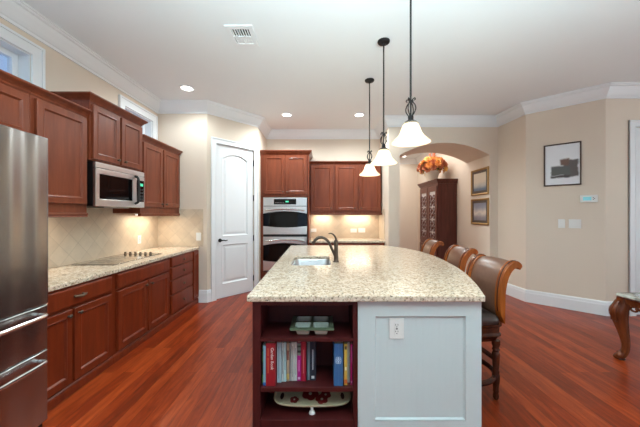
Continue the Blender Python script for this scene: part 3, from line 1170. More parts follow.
bow = [(p.x, p.y) for p in smoothpath([(1.073, 1.853, 0), (1.158, 2.08, 0), (1.235, 2.31, 0), (1.345, 2.71, 0), (1.432, 3.3, 0), (1.45, 3.7, 0), (1.415, 4.1, 0), (1.27, 4.55, 0), (1.06, 4.86, 0)], 5)]
outl = [(-0.486, 1.853)] + bow + [(-0.515, 4.86)]
hole = rrect(SX0, SY0, SX1, SY1, 0.06)
o = MB().holed(outl, [hole], 0.875, 0.915).build('island_countertop', 'granite', None, bevel=0.007)
tag(o, 'speckled granite island worktop with a bowed seating edge and sink cut-out', 'countertop')

t = thing('sink', 'stainless steel undermount sink in the granite island', 'sink', ((SX0 + SX1) / 2, (SY0 + SY1) / 2, 0.70))
cxs, cys = (SX0 + SX1) / 2, (SY0 + SY1) / 2
mb = MB()
rs = []
for d, z, r in ((-0.02, 0.872, 0.07), (0.0, 0.872, 0.06), (0.006, 0.86, 0.06), (0.012, 0.74, 0.06), (0.03, 0.705, 0.06), (0.06, 0.70, 0.05)):
    rs.append([(p[0] - cxs, p[1] - cys, z - 0.70) for p in rrect(SX0 + d, SY0 + d, SX1 - d, SY1 - d, r)])
mb.rings(rs, cap0=False)
mb.build('basin', 'sink_steel', t, smooth=True, solid=0.002)
MB().lathe([(0.045, 0.0), (0.045, 0.006), (0.03, 0.004), (0.01, 0.003)], (0, 0, 0.002), 20).build('drain', 'steel_h', t, smooth=True)

t = thing('faucet', 'oil-rubbed bronze pull-out kitchen faucet beside the island sink', 'faucet', (0.168, 3.17, 0.9155))
MB().lathe([(0.034, 0), (0.034, 0.008), (0.027, 0.016), (0.024, 0.04), (0.026, 0.05), (0.023, 0.07), (0.021, 0.17), (0.024, 0.19), (0.024, 0.225), (0.018, 0.245), (0.004, 0.25)], (0, 0, 0), 18).build('body', 'bronze', t, smooth=True)
MB().tube(smoothpath([(-0.004, 0, 0.05), (-0.045, 0, 0.14), (-0.085, 0, 0.225), (-0.135, 0, 0.265), (-0.185, 0, 0.272), (-0.225, 0, 0.25), (-0.262, 0, 0.20)]), [0.0135 + 0.006 * (k / 36) for k in range(37)], 12).build('spout', 'bronze', t, smooth=True)
MB().tube(smoothpath([(0, 0, 0.235), (-0.004, 0, 0.265), (-0.025, 0, 0.30), (-0.055, 0, 0.318), (-0.085, 0, 0.315)]), [0.013 - 0.0003 * k for k in range(25)], 10).build('lever', 'bronze', t, smooth=True)


# ------------------------------------------------------------------ outlets, switches
def plate(name, label, loc, rz, w, h, kind='outlet', gangs=1, cat=None, group=None):
    """face towards local -y."""
    t = thing(name, label, cat or name.split('_')[-1], loc, rz, group)
    MB().box(-w / 2, -0.006, -h / 2, w / 2, 0, h / 2).build('cover_plate', 'plate_white', t, bevel=0.003)
    for g in range(gangs):
        gx = (g - (gangs - 1) / 2) * (w / gangs)
        if kind == 'outlet':
            f = MB().box(gx - 0.017, -0.009, -0.042, gx + 0.017, -0.0055, 0.042).build('receptacle', 'plate_white', t, bevel=0.002)
            for zz in (0.022, -0.022):
                mb = MB().box(gx - 0.009, -0.0096, zz, gx - 0.006, -0.0089, zz + 0.010).box(gx + 0.006, -0.0096, zz, gx + 0.009, -0.0089, zz + 0.010).box(gx - 0.003, -0.0096, zz - 0.012, gx + 0.003, -0.0089, zz - 0.006)
                mb.build('slots', 'slot', f)
            mb = MB().box(gx - 0.006, -0.0096, -0.004, gx + 0.006, -0.0089, 0.004)
            mb.build('test_button', 'slot', f)
        elif kind == 'socket_h':
            f = MB().box(gx - 0.04, -0.009, -0.016, gx + 0.04, -0.0055, 0.016).build('receptacle', 'plate_white', t, bevel=0.002)
        else:
            MB().box(gx - 0.016, -0.010, -0.033, gx + 0.016, -0.0055, 0.033).build('rocker', 'plate_white', t, bevel=0.002)
    return t


plate('wall_outlet', 'white outlet plate on the pale panelled island end', (0.506, F + 0.0137, 0.684), 0, 0.098, 0.138, cat='outlet')
plate('wall_outlet', 'white outlet on the diagonal tiles near the cooktop knobs', (XL + 0.0085, 4.17, 1.075), RL, 0.08, 0.12, cat='outlet')
plate('light_switch', 'white switch plate on the tiles left of the pantry door', (-2.005, 4.6515, 1.08), 0, 0.078, 0.13, 'switch', cat='light switch')
plate('wall_outlet', 'small white horizontal outlet on the back tiles just right of the oven cabinet', (-0.165, 6.2405, 1.09), 0, 0.13, 0.08, 'socket_h', cat='outlet')
plate('wall_outlet', 'white horizontal outlet, left of the close pair on the back tiles', (0.715, 6.2405, 1.085), 0, 0.135, 0.085, 'socket_h', cat='outlet')
plate('wall_outlet', 'white horizontal outlet, right of the close pair on the back tiles', (0.895, 6.2405, 1.09), 0, 0.15, 0.095, 'socket_h', cat='outlet')
pbc = Vector((PC[0] - PB[0], PC[1] - PB[1])).normalized()
pang = math.atan2(pbc.y, pbc.x)
plen = (Vector(PC) - Vector(PB)).length


def on_diag(s, off=0.0):
    q = Vector(PB) + pbc * s
    nn = Vector((pbc.y, -pbc.x))
    return q.x + nn.x * off, q.y + nn.y * off


def diag_s(px):
    k = (px - 321) / 284
    # solve (PB.x + s*dx) = k*(PB.y + s*dy)
    return (k * PB[1] - PB[0]) / (pbc.x - k * pbc.y)


x, y = on_diag(0.452, 0.0005)
plate('light_switch', 'single white switch plate under the framed print, left of the double plate', (x, y, 1.303), pang, 0.082, 0.135, 'switch', cat='light switch')
x, y = on_diag(0.606, 0.0005)
plate('light_switch', 'double white switch plate below the thermostat', (x, y, 1.303), pang, 0.142, 0.135, 'switch', 2, cat='light switch')
x, y = on_diag(0.758, 0.0005)
t = thing('thermostat', 'white wall thermostat with a cyan screen beside the framed print', 'thermostat', (x, y, 1.675), pang)
MB().box(-0.095, -0.028, -0.054, 0.095, 0, 0.054).build('casing', 'plate_white', t, bevel=0.008)
MB().box(-0.062, -0.0295, -0.026, 0.028, -0.0275, 0.026).build('screen', 'lcd', t)
for (a, b) in ((0.048, 0.014), (0.062, 0.0), (0.048, -0.014)):
    MB().lathe([(0.006, 0), (0.005, -0.004)], (a, -0.028, b), 10, 'y').build('button', 'slot', t)

# ------------------------------------------------------------------ pictures
def framed(name, label, loc, rz, w, h, fw, fmat, art, matw=0.0, inner=None, group=None, liner=0.0):
    t = thing(name, label, 'picture', loc, rz, group)
    rect = [(-w / 2, 0), (w / 2, 0), (w / 2, h), (-w / 2, h)]
    rs = []
    for d, y in ((0, -0.001), (0, -0.022), (fw * 0.3, -0.03), (fw * 0.8, -0.022), (fw, -0.016), (fw, -0.004)):
        rs.append([(q[0], y, q[1]) for q in inset(rect, d)])
    MB().rings(rs, cap0=False, cap1=False).build('frame', fmat, t)
    i = inset(rect, fw - 0.002)
    if inner:
        MB().holed(i, [inset(i, matw)], -0.012, -0.004, 'xz').build('mat_board', inner, t)
    MB().prism(i, -0.008, -0.002, 'xz').build('canvas', art, t)
    return t


# generic still life in greys and browns (stand-in design)
def abstract_mat():
    m, nt, b = newmat('abstract_print')
    L = nt.links.new
    tc = nt.nodes.new('ShaderNodeTexCoord')
    sp = nt.nodes.new('ShaderNodeSeparateXYZ')
    L(tc.outputs['Object'], sp.inputs[0])
    nz = nt.nodes.new('ShaderNodeTexNoise')
    nz.inputs['Scale'].default_value = 9
    nz.inputs['Detail'].default_value = 6
    L(tc.outputs['Object'], nz.inputs['Vector'])

    def band(sock, c, half, soft, jit):
        """1 inside |v-c|<half"""
        a = nt.nodes.new('ShaderNodeMath')
        a.operation = 'MULTIPLY_ADD'
        a.inputs[1].default_value = jit
        L(nz.outputs['Fac'], a.inputs[0])
        L(sock, a.inputs[2])
        s = nt.nodes.new('ShaderNodeMath')
        s.operation = 'SUBTRACT'
        s.inputs[1].default_value = c + jit * 0.5
        L(a.outputs[0], s.inputs[0])
        ab = nt.nodes.new('ShaderNodeMath')
        ab.operation = 'ABSOLUTE'
        L(s.outputs[0], ab.inputs[0])
        mr = nt.nodes.new('ShaderNodeMapRange')
        mr.inputs['From Min'].default_value = half + soft
        mr.inputs['From Max'].default_value = half - soft
        L(ab.outputs[0], mr.inputs['Value'])
        return mr.outputs[0]

    def both(p, q):
        k = nt.nodes.new('ShaderNodeMath')
        k.operation = 'MULTIPLY'
        L(p, k.inputs[0])
        L(q, k.inputs[1])
        return k.outputs[0]
    cur = None
    base = rgb(236, 238, 242)
    for (cx_, hx_, cz_, hz_, col) in ((0.10, 0.085, 0.26, 0.13, rgb(96, 88, 86)), (-0.02, 0.115, 0.23, 0.07, rgb(92, 94, 92)), (0.03, 0.05, 0.36, 0.05, rgb(112, 84, 72)), (-0.02, 0.115, 0.14, 0.018, rgb(70, 66, 66))):
        f = both(band(sp.outputs[0], cx_, hx_, 0.012, 0.06), band(sp.outputs[2], cz_, hz_, 0.012, 0.06))
        mx = nt.nodes.new('ShaderNodeMix')
        mx.data_type = 'RGBA'
        if cur is None:
            mx.inputs['A'].default_value = base
        else:
            L(cur, mx.inputs['A'])
        mx.inputs['B'].default_value = col
        L(f, mx.inputs['Factor'])
        cur = mx.outputs['Result']
    L(cur, b.inputs['Base Color'])
    b.inputs['Roughness'].default_value = 0.5
    return m


x, y = on_diag(0.458, 0.0)
framed('framed_print', 'large framed print in greys above the light switches', (x, y, 1.887), pang, 0.442, 0.65, 0.018, 'dark_frame', abstract_mat())
sea1 = ramp_mat('pale_seascape', [(0.0, rgb(70, 78, 92)), (0.24, rgb(104, 120, 140)), (0.36, rgb(186, 182, 176)), (0.5, rgb(216, 202, 182)), (1.0, rgb(226, 212, 190))], 2, 0.16, 7, lo=0, hi=0.53)
sea2 = ramp_mat('blue_seascape', [(0.0, rgb(96, 94, 104)), (0.3, rgb(146, 142, 148)), (0.45, rgb(210, 198, 184)), (0.65, rgb(150, 152, 164)), (1.0, rgb(104, 110, 132))], 2, 0.35, 6, lo=0, hi=0.53)
framed('framed_painting', 'gilt-framed pale seascape, upper of the two in the archway', (3.1995, 5.71, 1.83), -PI / 2, 0.62, 0.53, 0.04, 'gold', sea1, 0.05, 'mat_grey')
framed('framed_painting', 'gilt-framed stormy blue seascape, lower of the two in the archway', (3.1995, 5.71, 1.235), -PI / 2, 0.62, 0.525, 0.04, 'gold', sea2, 0.05, 'mat_grey')

# ------------------------------------------------------------------ pendants
def pendant(x, y, label):
    """origin on the ceiling."""
    t = thing('pendant_lamp', label, 'pendant lamp', (x, y, CZ), 0, 'pendant lamps over the island')
    zb = -(CZ - 1.978)       # rim
    MB().lathe([(0.0, 0), (0.064, 0), (0.064, -0.012), (0.055, -0.022), (0.02, -0.03), (0.012, -0.04)], (0, 0, 0), 24).build('canopy', 'iron', t, smooth=True)
    MB().tube([(0, 0, -0.035), (0, 0, zb + 0.35)], 0.0075, 8).build('rod', 'iron', t, smooth=True)
    cg = MB()
    z0, z1 = zb + 0.200, zb + 0.320
    for k in range(4):
        a = PI / 4 + k * PI / 2
        ca, sa = math.cos(a), math.sin(a)
        prof = [(0.014, z0), (0.034, z0 + 0.03), (0.040, z0 + 0.055), (0.030, z0 + 0.085), (0.012, z0 + 0.105), (0.016, z0 + 0.122), (0.032, z0 + 0.128), (0.036, z0 + 0.118), (0.028, z0 + 0.112)]
        cg.tube(smoothpath([(ca * r, sa * r, z) for r, z in prof], 4), 0.0042, 6)
    cg.tube([(0, 0, z0 - 0.005), (0, 0, z1 + 0.03)], 0.0065, 8)
    cg.build('scroll_cage', 'iron', t, smooth=True)
    MB().lathe([(0.012, z0), (0.020, z0 - 0.002), (0.020, z0 - 0.028), (0.026, z0 - 0.032), (0.046, z0 - 0.044), (0.057, z0 - 0.060), (0.054, z0 - 0.060)], (0, 0, 0), 24).build('socket_cap', 'iron', t, smooth=True)
    zt = z0 - 0.052
    prof = [(0.050, zt), (0.056, zt - 0.02), (0.066, zt - 0.042), (0.076, zt - 0.072), (0.091, zt - 0.098), (0.116, zt - 0.123), (0.136, zt - 0.140), (0.141, zt - 0.146)]
    sh = MB().lathe(prof, (0, 0, 0), 36, cap0=False, cap1=False)
    sh.build('lamp_shade', 'shade', t, smooth=True, angle=None, solid=0.004)
    light('pendant_bulb', 'POINT', (0, 0, zb + 0.05), 3.2, (1.0, 0.88, 0.70), 0.03, parent=t)
    return t


pendant(0.668, 2.115, 'nearest pendant lamp over the island, hanging lowest in the frame')
pendant(0.660, 2.99, 'middle pendant lamp of the three over the island')
pendant(0.660, 3.86, 'farthest pendant lamp over the island, closest to the back cabinets')

# ------------------------------------------------------------------ ceiling fittings
def downlight(x, y, label, e=9):
    t = thing('recessed_light', label, 'ceiling light', (x, y, CZ - 0.0005), 0, 'recessed ceiling lights')
    MB().lathe([(0.105, 0), (0.105, -0.005), (0.082, -0.010), (0.078, -0.004)], (0, 0, 0), 28, cap0=False, cap1=False).build('trim_ring', 'trim', t, smooth=True, solid=0.002)
    MB().lathe([(0.08, -0.001), (0.08, -0.005), (0.05, -0.008), (0.001, -0.009)], (0, 0, 0), 28).build('lens', 'bulb', t, smooth=True)
    light('downlight_bulb', 'SPOT', (0, 0, -0.03), e, (0.87, 0.98, 1.0), 0.06, parent=t, spot=2.9)
    return t


downlight(-1.935, 4.10, 'round recessed ceiling light over the end of the left worktop', 40)
downlight(-0.625, 5.20, 'round recessed ceiling light in front of the oven cabinet', 82)
downlight(-1.25, 1.75, 'recessed ceiling light above the aisle beside the refrigerator', 45)  # extra can added out of view to brighten left floor and base cabinets
downlight(0.70, 5.20, 'round recessed ceiling light near the back wall cabinets, by the farthest pendant', 90)
downlight(2.60, 8.95, 'recessed light in the hall ceiling seen through the archway', 10)

t = thing('ceiling_vent', 'white rectangular air vent in the ceiling with dark louvres', 'air vent', (-0.80, 2.90, CZ - 0.0005))
MB().holed([(-0.135, -0.17), (0.135, -0.17), (0.135, 0.17), (-0.135, 0.17)], [[(-0.088, -0.118), (0.088, -0.118), (0.088, 0.118), (-0.088, 0.118)]], -0.012, 0, 'xy').build('frame', 'trim', t, bevel=0.004)
MB().box(-0.10, -0.135, -0.003, 0.10, 0.135, 0).build('duct_opening', 'slot', t)
MB().box(-0.10, -0.006, -0.012, 0.10, 0.006, -0.003).build('divider', 'trim', t)
for bank, (ya, yb, s) in enumerate(((-0.117, -0.008, 1), (0.008, 0.117, -1))):
    for k in range(7):
        x = -0.075 + k * 0.025
        mb = MB().box(-0.0015 - (0.009 if s < 0 else 0), ya, -0.012, 0.0015 + (0.009 if s < 0 else 0), yb, 0.004)
        mb.xf(Matrix.Translation((x, 0, -0.001)) @ Matrix.Rotation(s * 0.6, 4, 'Y'))
        mb.v = [(a, b, min(max(c, -0.0125), -0.001)) for a, b, c in mb.v]
        mb.build('louvre', 'trim', t)

# ------------------------------------------------------------------ bar stools (local front -y)
def stool(label, loc, rz):
    t = thing('bar_stool', label, 'bar stool', loc, rz, 'bar stools at the island')
    hw_ = 0.215
    # seat
    rs = []
    for d, z in ((0.0, 0.60), (-0.006, 0.625), (0.0, 0.65), (0.03, 0.672), (0.09, 0.68)):
        rs.append([(p[0], p[1], z) for p in rrect(-hw_ + d, -0.215 + d, hw_ - d, 0.185 - d, 0.06)])
    MB().rings(rs).build('seat', 'leather_dark', t, smooth=True, angle=60)
    rs = []
    for d, z in ((0.0, 0.597), (0.0, 0.582), (0.01, 0.572), (0.012, 0.53), (0.004, 0.52), (0.004, 0.505), (0.016, 0.495), (0.03, 0.46)):
        rs.append([(p[0], p[1], z) for p in rrect(-hw_ + d, -0.215 + d, hw_ - d, 0.215 - d, 0.05)])
    MB().rings(rs).build('seat_frame', 'stool_dark', t, smooth=True, angle=40)
    # legs
    prof = [(0.014, 0.0), (0.020, 0.012), (0.022, 0.03), (0.016, 0.05), (0.022, 0.06), (0.019, 0.075), (0.023, 0.12), (0.026, 0.13), (0.028, 0.16), (0.028, 0.19), (0.022, 0.20), (0.026, 0.215), (0.021, 0.23), (0.027, 0.33), (0.028, 0.36), (0.020, 0.375), (0.029, 0.39), (0.021, 0.405), (0.030, 0.43), (0.030, 0.462)]
    for sx in (-1, 1):
        for sy in (-1, 1):
            MB().lathe(prof, (sx * 0.172, sy * 0.172, 0), 14).build('leg', 'stool_dark', t, smooth=True, angle=50)
    n = 40
    MB().tube([(0.235 * math.cos(2 * PI * k / n), 0.235 * math.sin(2 * PI * k / n), 0.172) for k in range(n)], 0.017, 8, closed=True, flat=1.3).build('foot_ring', 'stool_dark', t, smooth=True)
    for s in (-1, 1):
        MB().tube(smoothpath([(-0.165, -0.165 * s, 0.315), (-0.08, -0.08 * s, 0.375), (0, 0, 0.392 + 0.01 * s), (0.08, 0.08 * s, 0.375), (0.165, 0.165 * s, 0.315)]), 0.013, 8, flat=1.5).build('stretcher', 'stool_dark', t, smooth=True)
    # scrolled back: side profile in (y, z)
    front = smoothpath([(0.186, 0.66, 0), (0.184, 0.75, 0), (0.188, 0.85, 0), (0.204, 0.94, 0), (0.236, 1.012, 0), (0.285, 1.058, 0), (0.325, 1.068, 0), (0.352, 1.052, 0), (0.360, 1.03, 0)], 4)
    back = smoothpath([(0.216, 0.60, 0), (0.217, 0.75, 0), (0.221, 0.85, 0), (0.238, 0.932, 0), (0.266, 0.992, 0), (0.300, 1.028, 0), (0.325, 1.034, 0), (0.342, 1.026, 0), (0.350, 1.016, 0)], 4)

    def back_mesh(xa, xb, f_off, b_off):
        mb = MB()
        nf = len(front)
        rings_ = []
        for k in range(nf):
            f, b = front[k], back[k]
            d = (f - b).normalized()
            f = f + d * f_off
            b = b - d * b_off
            rings_.append([(xa, f.x, f.y), (xb, f.x, f.y), (xb, b.x, b.y), (xa, b.x, b.y)])
        return mb.rings(rings_)
    # leather panel, gently padded
    mb = MB()
    rings_ = []
    m_ = 8
    for k in range(len(front)):
        f, b = front[k], back[k]
        d = (f - b).normalized()
        row = []
        for j in range(m_ + 1):
            s = j / m_
            pad = 0.012 * (math.sin(PI * s) ** 0.5)
            q = f + d * pad
            row.append((-0.155 + 0.31 * s, q.x, q.y))
        q = b + d * 0.004
        row += [(0.155, q.x, q.y), (-0.155, q.x, q.y)]
        rings_.append(row)
    mb.rings(rings_)
    mb.build('backrest', 'leather', t, smooth=True, angle=50)
    for s in (-1, 1):
        xa, xb = (0.155, 0.215) if s > 0 else (-0.215, -0.155)
        st = back_mesh(xa, xb, 0.012, 0.004).build('back_post', 'amber_wood', t, bevel=0.008, smooth=True)
        # raised bead along the post face
        for off in (0.014, 0.030, 0.046):
            pts = []
            for f, b in zip(front[1:-2], back[1:-2]):
                d = (f - b).normalized()
                q = f + d * 0.013
                pts.append(((xa + off) if s > 0 else (xb - off), q.x, q.y))
            MB().tube(pts, 0.005 if off == 0.030 else 0.0035, 6).build('bead', 'stool_dark' if off == 0.030 else 'amber_wood', st, smooth=True)
    return t


st = stool('nearest leather bar stool with scrolled back, at the front corner of the island', (1.178, 2.375, 0), math.radians(-82))
dup(st, (1.30, 3.22, 0), math.radians(-90), 'middle bar stool of the three behind the bowed granite edge')
dup(st, (1.305, 4.06, 0), math.radians(-92), 'farthest bar stool, in front of the dark armoire')

# ------------------------------------------------------------------ carved marble-topped table
TX0, TX1, TY0, TY1 = 2.955, 3.75, 1.62, 2.88
t = thing('carved_table', 'carved mahogany table with cabriole legs and a grey marble top', 'table', ((TX0 + TX1) / 2, (TY0 + TY1) / 2, 0))
cx_, cy_ = (TX0 + TX1) / 2, (TY0 + TY1) / 2
hx, hy = (TX1 - TX0) / 2, (TY1 - TY0) / 2
rs = []
for d, z in ((0.02, 0.622), (0.008, 0.628), (0.0, 0.640), (0.006, 0.654), (0.016, 0.658)):
    rs.append([(p[0], p[1], z) for p in rrect(-hx + d, -hy + d, hx - d, hy - d, 0.05)])
MB().rings(rs).build('marble_top', 'marble', t, smooth=True, angle=30)
mb = MB()
mb.holed(rrect(-hx + 0.025, -hy + 0.025, hx - 0.025, hy - 0.025, 0.04), [rrect(-hx + 0.055, -hy + 0.055, hx - 0.055, hy - 0.055, 0.03)], 0.565, 0.621)
ap = mb.build('apron', 'mahogany', t, bevel=0.004)
# pierced scroll fringe under the apron on each side
for (ax_, n_, fixed) in (('y', 11, -hx + 0.04), ('y', 11, hx - 0.04), ('x', 6, -hy + 0.04), ('x', 6, hy - 0.04)):
    L_ = (hy if ax_ == 'y' else hx) - 0.12
    mb = MB()
    for k in range(n_):
        c = -L_ + 2 * L_ * (k + 0.5) / n_
        r = L_ / n_
        pts = []
        for j in range(15):
            a = j / 14 * 2.3 * PI
            rr = r * (1 - 0.55 * j / 14)
            u, v = c + rr * math.cos(a) * (1 if k % 2 else -1), 0.535 + rr * 0.6 * math.sin(a)
            pts.append((fixed, u, v) if ax_ == 'y' else (u, fixed, v))
        mb.tube(pts, 0.010, 6)
    mb.build('pierced_scrollwork', 'mahogany', ap, smooth=True)
for sx in (-1, 1):
    for sy in (-1, 1):
        bx, by = sx * (hx - 0.055), sy * (hy - 0.055)
        ux, uy = sx * 0.7071, sy * 0.7071
        prof = [(0.0, 0.62, 0.045), (0.005, 0.56, 0.05), (0.028, 0.50, 0.062), (0.034, 0.46, 0.064), (0.022, 0.38, 0.052), (0.004, 0.29, 0.040), (-0.012, 0.19, 0.031), (-0.014, 0.12, 0.028), (0.0, 0.07, 0.030), (0.022, 0.042, 0.036), (0.048, 0.034, 0.034), (0.06, 0.040, 0.022)]
        pts = smoothpath([(bx + ux * o_, by + uy * o_, z) for o_, z, r in prof], 4)
        rad = [p.x * 1.12 for p in smoothpath([(r, 0, 0) for o_, z, r in prof], 4)]
        lg = MB().tube(pts, rad, 14).build('leg', 'mahogany', t, smooth=True)
        # carved acanthus on the knee
        mb = MB()
        for a in (-0.9, -0.45, 0, 0.45, 0.9):
            ca, sa = math.cos(a), math.sin(a)
            dx_, dy_ = ux * ca - uy * sa, ux * sa + uy * ca
            q = [(0.052, 0.585), (0.072, 0.545), (0.094, 0.49), (0.096, 0.45), (0.082, 0.40), (0.088, 0.385)]
            mb.tube(smoothpath([(bx + dx_ * r, by + dy_ * r, z) for r, z in q], 3), 0.009, 6)
        mb.build('carved_knee', 'mahogany', lg, smooth=True)
        MB().lathe([(0.03, 0), (0.036, 0.008), (0.03, 0.016)], (bx + ux * 0.02, by + uy * 0.02, 0), 12).build('foot_pad', 'stool_dark', lg, smooth=True)

# ------------------------------------------------------------------ armoire in the hall (faces -x)
t = thing('armoire', 'tall dark wood armoire with scrollwork doors in the hall', 'armoire', (2.75, 7.87, 0), -PI / 2)
w, d, h = 1.2, 0.44, 2.20
MB().box(0, 0, 0.08, w, d, h).build('body', 'armoire', t, bevel=0.004)
sweep(MB(), [(0, d), (0, 0), (w, 0), (w, d)], [(0, h - 0.03), (0.012, h - 0.03), (0.02, h), (0.035, h + 0.02), (0.055, h + 0.05), (0.06, h + 0.075), (0, h + 0.075)], 1).box(0.001, 0.001, h, w - 0.001, d, h + 0.07).build('cornice', 'armoire', t)
sweep(MB(), [(0, d), (0, 0), (w, 0), (w, d)], [(0, 0.0), (0.03, 0.0), (0.03, 0.10), (0.015, 0.13), (0, 0.13)], 1).box(0.0, 0.0, 0.0, w, d, 0.08).build('plinth', 'armoire', t)
M['grille_back'] = plain('pale_door_glass', rgb(196, 190, 192), 0.25, noise=0.1)
for x0_ in (0.04, 0.61):
    x1_ = x0_ + 0.55
    dr = MB().holed([(x0_, 0.75), (x1_, 0.75), (x1_, h - 0.08), (x0_, h - 0.08)], [[(x0_ + 0.09, 0.85), (x1_ - 0.09, 0.85), (x1_ - 0.09, h - 0.2), (x0_ + 0.09, h - 0.2)]], -0.022, -0.001, 'xz').build('door', 'armoire', t, bevel=0.004)
    MB().box(x0_ + 0.09, -0.006, 0.85, x1_ - 0.09, -0.003, h - 0.2).build('glass_panel', 'grille_back', dr)
    mb = MB()
    for r in range(7):
        for s in (-1, 1):
            pts = []
            zc = 0.93 + r * 0.155
            for j in range(16):
                a = j / 15 * 2.6 * PI
                rr = 0.085 * (1 - 0.6 * j / 15)
                pts.append(((x0_ + x1_) / 2 + s * (0.093 - rr * math.cos(a)), -0.014, zc + rr * math.sin(a) * (1 if r % 2 else -1)))
            mb.tube(pts, 0.011, 6)
    mb.build('iron_scrollwork', 'armoire', dr, smooth=True)
    o = door_mesh(0.55, 0.50, x=x0_, z=0.18, f=0.08).build('lower_door', 'armoire', t)
    knob(o, x0_ + (0.51 if x0_ < 0.3 else 0.04), 0.45)
    knob(dr, x0_ + (0.52 if x0_ < 0.3 else 0.03), 1.3)

# flower arrangement on top of the armoire
ZT = 2.2755
t = thing('flower_arrangement', 'autumn flower arrangement in a pale bowl on top of the armoire', 'flower arrangement', (2.80, 7.18, ZT))
M['pot'] = plain('pale_ceramic', rgb(222, 212, 196), 0.5, noise=0.08)
M['leaf'] = plain('olive_leaf', rgb(84, 86, 42), 0.6, noise=0.4, scale=20)
MB().lathe([(0.11, 0), (0.12, 0.01), (0.12, 0.03), (0.16, 0.12), (0.18, 0.22), (0.185, 0.25), (0.17, 0.25), (0.13, 0.14), (0.001, 0.12)], (0, 0, 0), 24).build('bowl', 'pot', t, smooth=True)
rng = random.Random(3)
mb = MB()
for k in range(260):
    a = rng.uniform(0, 2 * PI)
    el = rng.uniform(-0.25, 1.4)
    r = rng.uniform(0.12, 0.30)
    c = Vector((math.cos(a) * math.cos(el) * r * 0.75, math.sin(a) * math.cos(el) * r * 1.25, 0.31 + math.sin(el) * r * 0.75))
    L_ = rng.uniform(0.05, 0.09)
    dv = Vector((math.cos(a), math.sin(a), rng.uniform(-0.3, 0.8))).normalized()
    sv = dv.cross(Vector((rng.uniform(-1, 1), rng.uniform(-1, 1), rng.uniform(-1, 1)))).normalized() * L_ * 0.3
    nv = dv.cross(sv).normalized() * 0.004
    mb.add([c, c + dv * L_ * .5 + sv, c + dv * L_, c + dv * L_ * .5 - sv, c + dv * L_ * .5 + nv], [(0, 1, 4), (1, 2, 4), (2, 3, 4), (3, 0, 4), (0, 3, 2, 1)])
o = mb.build('foliage', 'leaf', t)
o['kind'] = 'stuff'


def bloom_mesh(nm, mat):
    mb = MB()
    for ring, (n_, r0, tilt, L_) in enumerate(((7, 0.012, 0.25, 0.062), (6, 0.008, 0.7, 0.05), (4, 0.004, 1.15, 0.038))):
        for k in range(n_):
            a = 2 * PI * k / n_ + ring * 0.4
            dv = Vector((math.cos(a) * math.cos(tilt), math.sin(a) * math.cos(tilt), math.sin(tilt)))
            sv = Vector((-math.sin(a), math.cos(a), 0)) * L_ * 0.36
            up = Vector((0, 0, 1)) * 0.006
            b = Vector((math.cos(a), math.sin(a), 0)) * r0
            m1 = b + dv * L_ * 0.6
            mb.add([b, m1 + sv, b + dv * L_ + up, m1 - sv, m1 - up * 1.6], [(0, 1, 4), (1, 2, 4), (2, 3, 4), (3, 0, 4)])
    mb.lathe([(0.012, -0.012), (0.016, 0.0), (0.008, 0.012)], (0, 0, 0), 8)
    o = mb.build(nm, mat)
    return o


M['orange'] = plain('orange_petals', rgb(224, 152, 80), 0.6, noise=0.3, scale=30)
M['rust'] = plain('rust_petals', rgb(182, 104, 68), 0.6, noise=0.3, scale=30)
M['yellow'] = plain('yellow_petals', rgb(236, 190, 110), 0.6, noise=0.25, scale=30)
protos = [bloom_mesh('bloom', m_) for m_ in ('orange', 'rust', 'yellow')]
for k in range(64):
    s = protos[rng.choice((0, 0, 1, 1, 2))] if k >= 3 else protos[k]
    o = s if k < 3 else s.copy()
    if k >= 3:
        COL.objects.link(o)
    o.parent = t
    a = 2 * PI * (k * 0.618) + rng.uniform(-0.2, 0.2)
    el = -0.15 + 1.6 * ((k + 0.5) / 64) ** 1.1
    r = rng.uniform(0.29, 0.36)
    dv = Vector((math.cos(a) * math.cos(el) * 0.8, math.sin(a) * math.cos(el) * 1.35, math.sin(el) * 0.85))
    o.location = Vector((0, 0, 0.30)) + dv * r
    o.rotation_mode = 'QUATERNION'
    o.rotation_quaternion = dv.to_track_quat('Z', 'Y')
    o.scale = (1.25,) * 3
for (yy, hgt) in ((0.13, 0.74), (-0.17, 0.74), (-0.10, 0.70)):
    mb = MB().tube([(0, yy * 0.5, 0.25), (0, yy, hgt)], 0.006, 6)
    for k in range(14):
        z = hgt - 0.02 - k * 0.011
        a = k * 2.4
        mb.lathe([(0.004, -0.014), (0.014, 0.0), (0.004, 0.016)], (0.018 * math.cos(a), yy + 0.018 * math.sin(a), z), 7)
    mb.build('flower_spike', 'rust', t, smooth=True)

# ------------------------------------------------------------------ things in the bookcase
def book(label, x0, x1, col, h, y0=1.915, depth=0.19, z=0.2925, extras=None, rough=0.45):
    cxm = (x0 + x1) / 2
    t = thing('book', label, 'book', (cxm, y0, z), 0, 'books on the island shelf')
    wd = x1 - x0 - 0.0012
    tk = min(0.003, wd * 0.2)
    m_ = plain('cover_%d' % len(bpy.data.materials), col, rough, noise=0.06, scale=25)
    mb = MB().box(-wd / 2, 0, 0, wd / 2, tk, h).box(-wd / 2, tk, 0, -wd / 2 + tk, depth, h).box(wd / 2 - tk, tk, 0, wd / 2, depth, h)
    mb.build('cover', m_, t, bevel=0.0008)
    MB().box(-wd / 2 + tk, tk, 0.003, wd / 2 - tk, depth - 0.004, h - 0.003).build('pages', 'pages', t)
    for (za, zb, xa, xb, c) in (extras or ()):
        mm = plain('spine_mark_%d' % len(bpy.data.materials), c, 0.5)
        MB().box(-wd / 2 + wd * xa, -0.0008, za * h, -wd / 2 + wd * xb, 0.0002, zb * h).build('spine_band', mm, t)
    return t


M['pages'] = plain('paper_pages', rgb(226, 218, 200), 0.8)


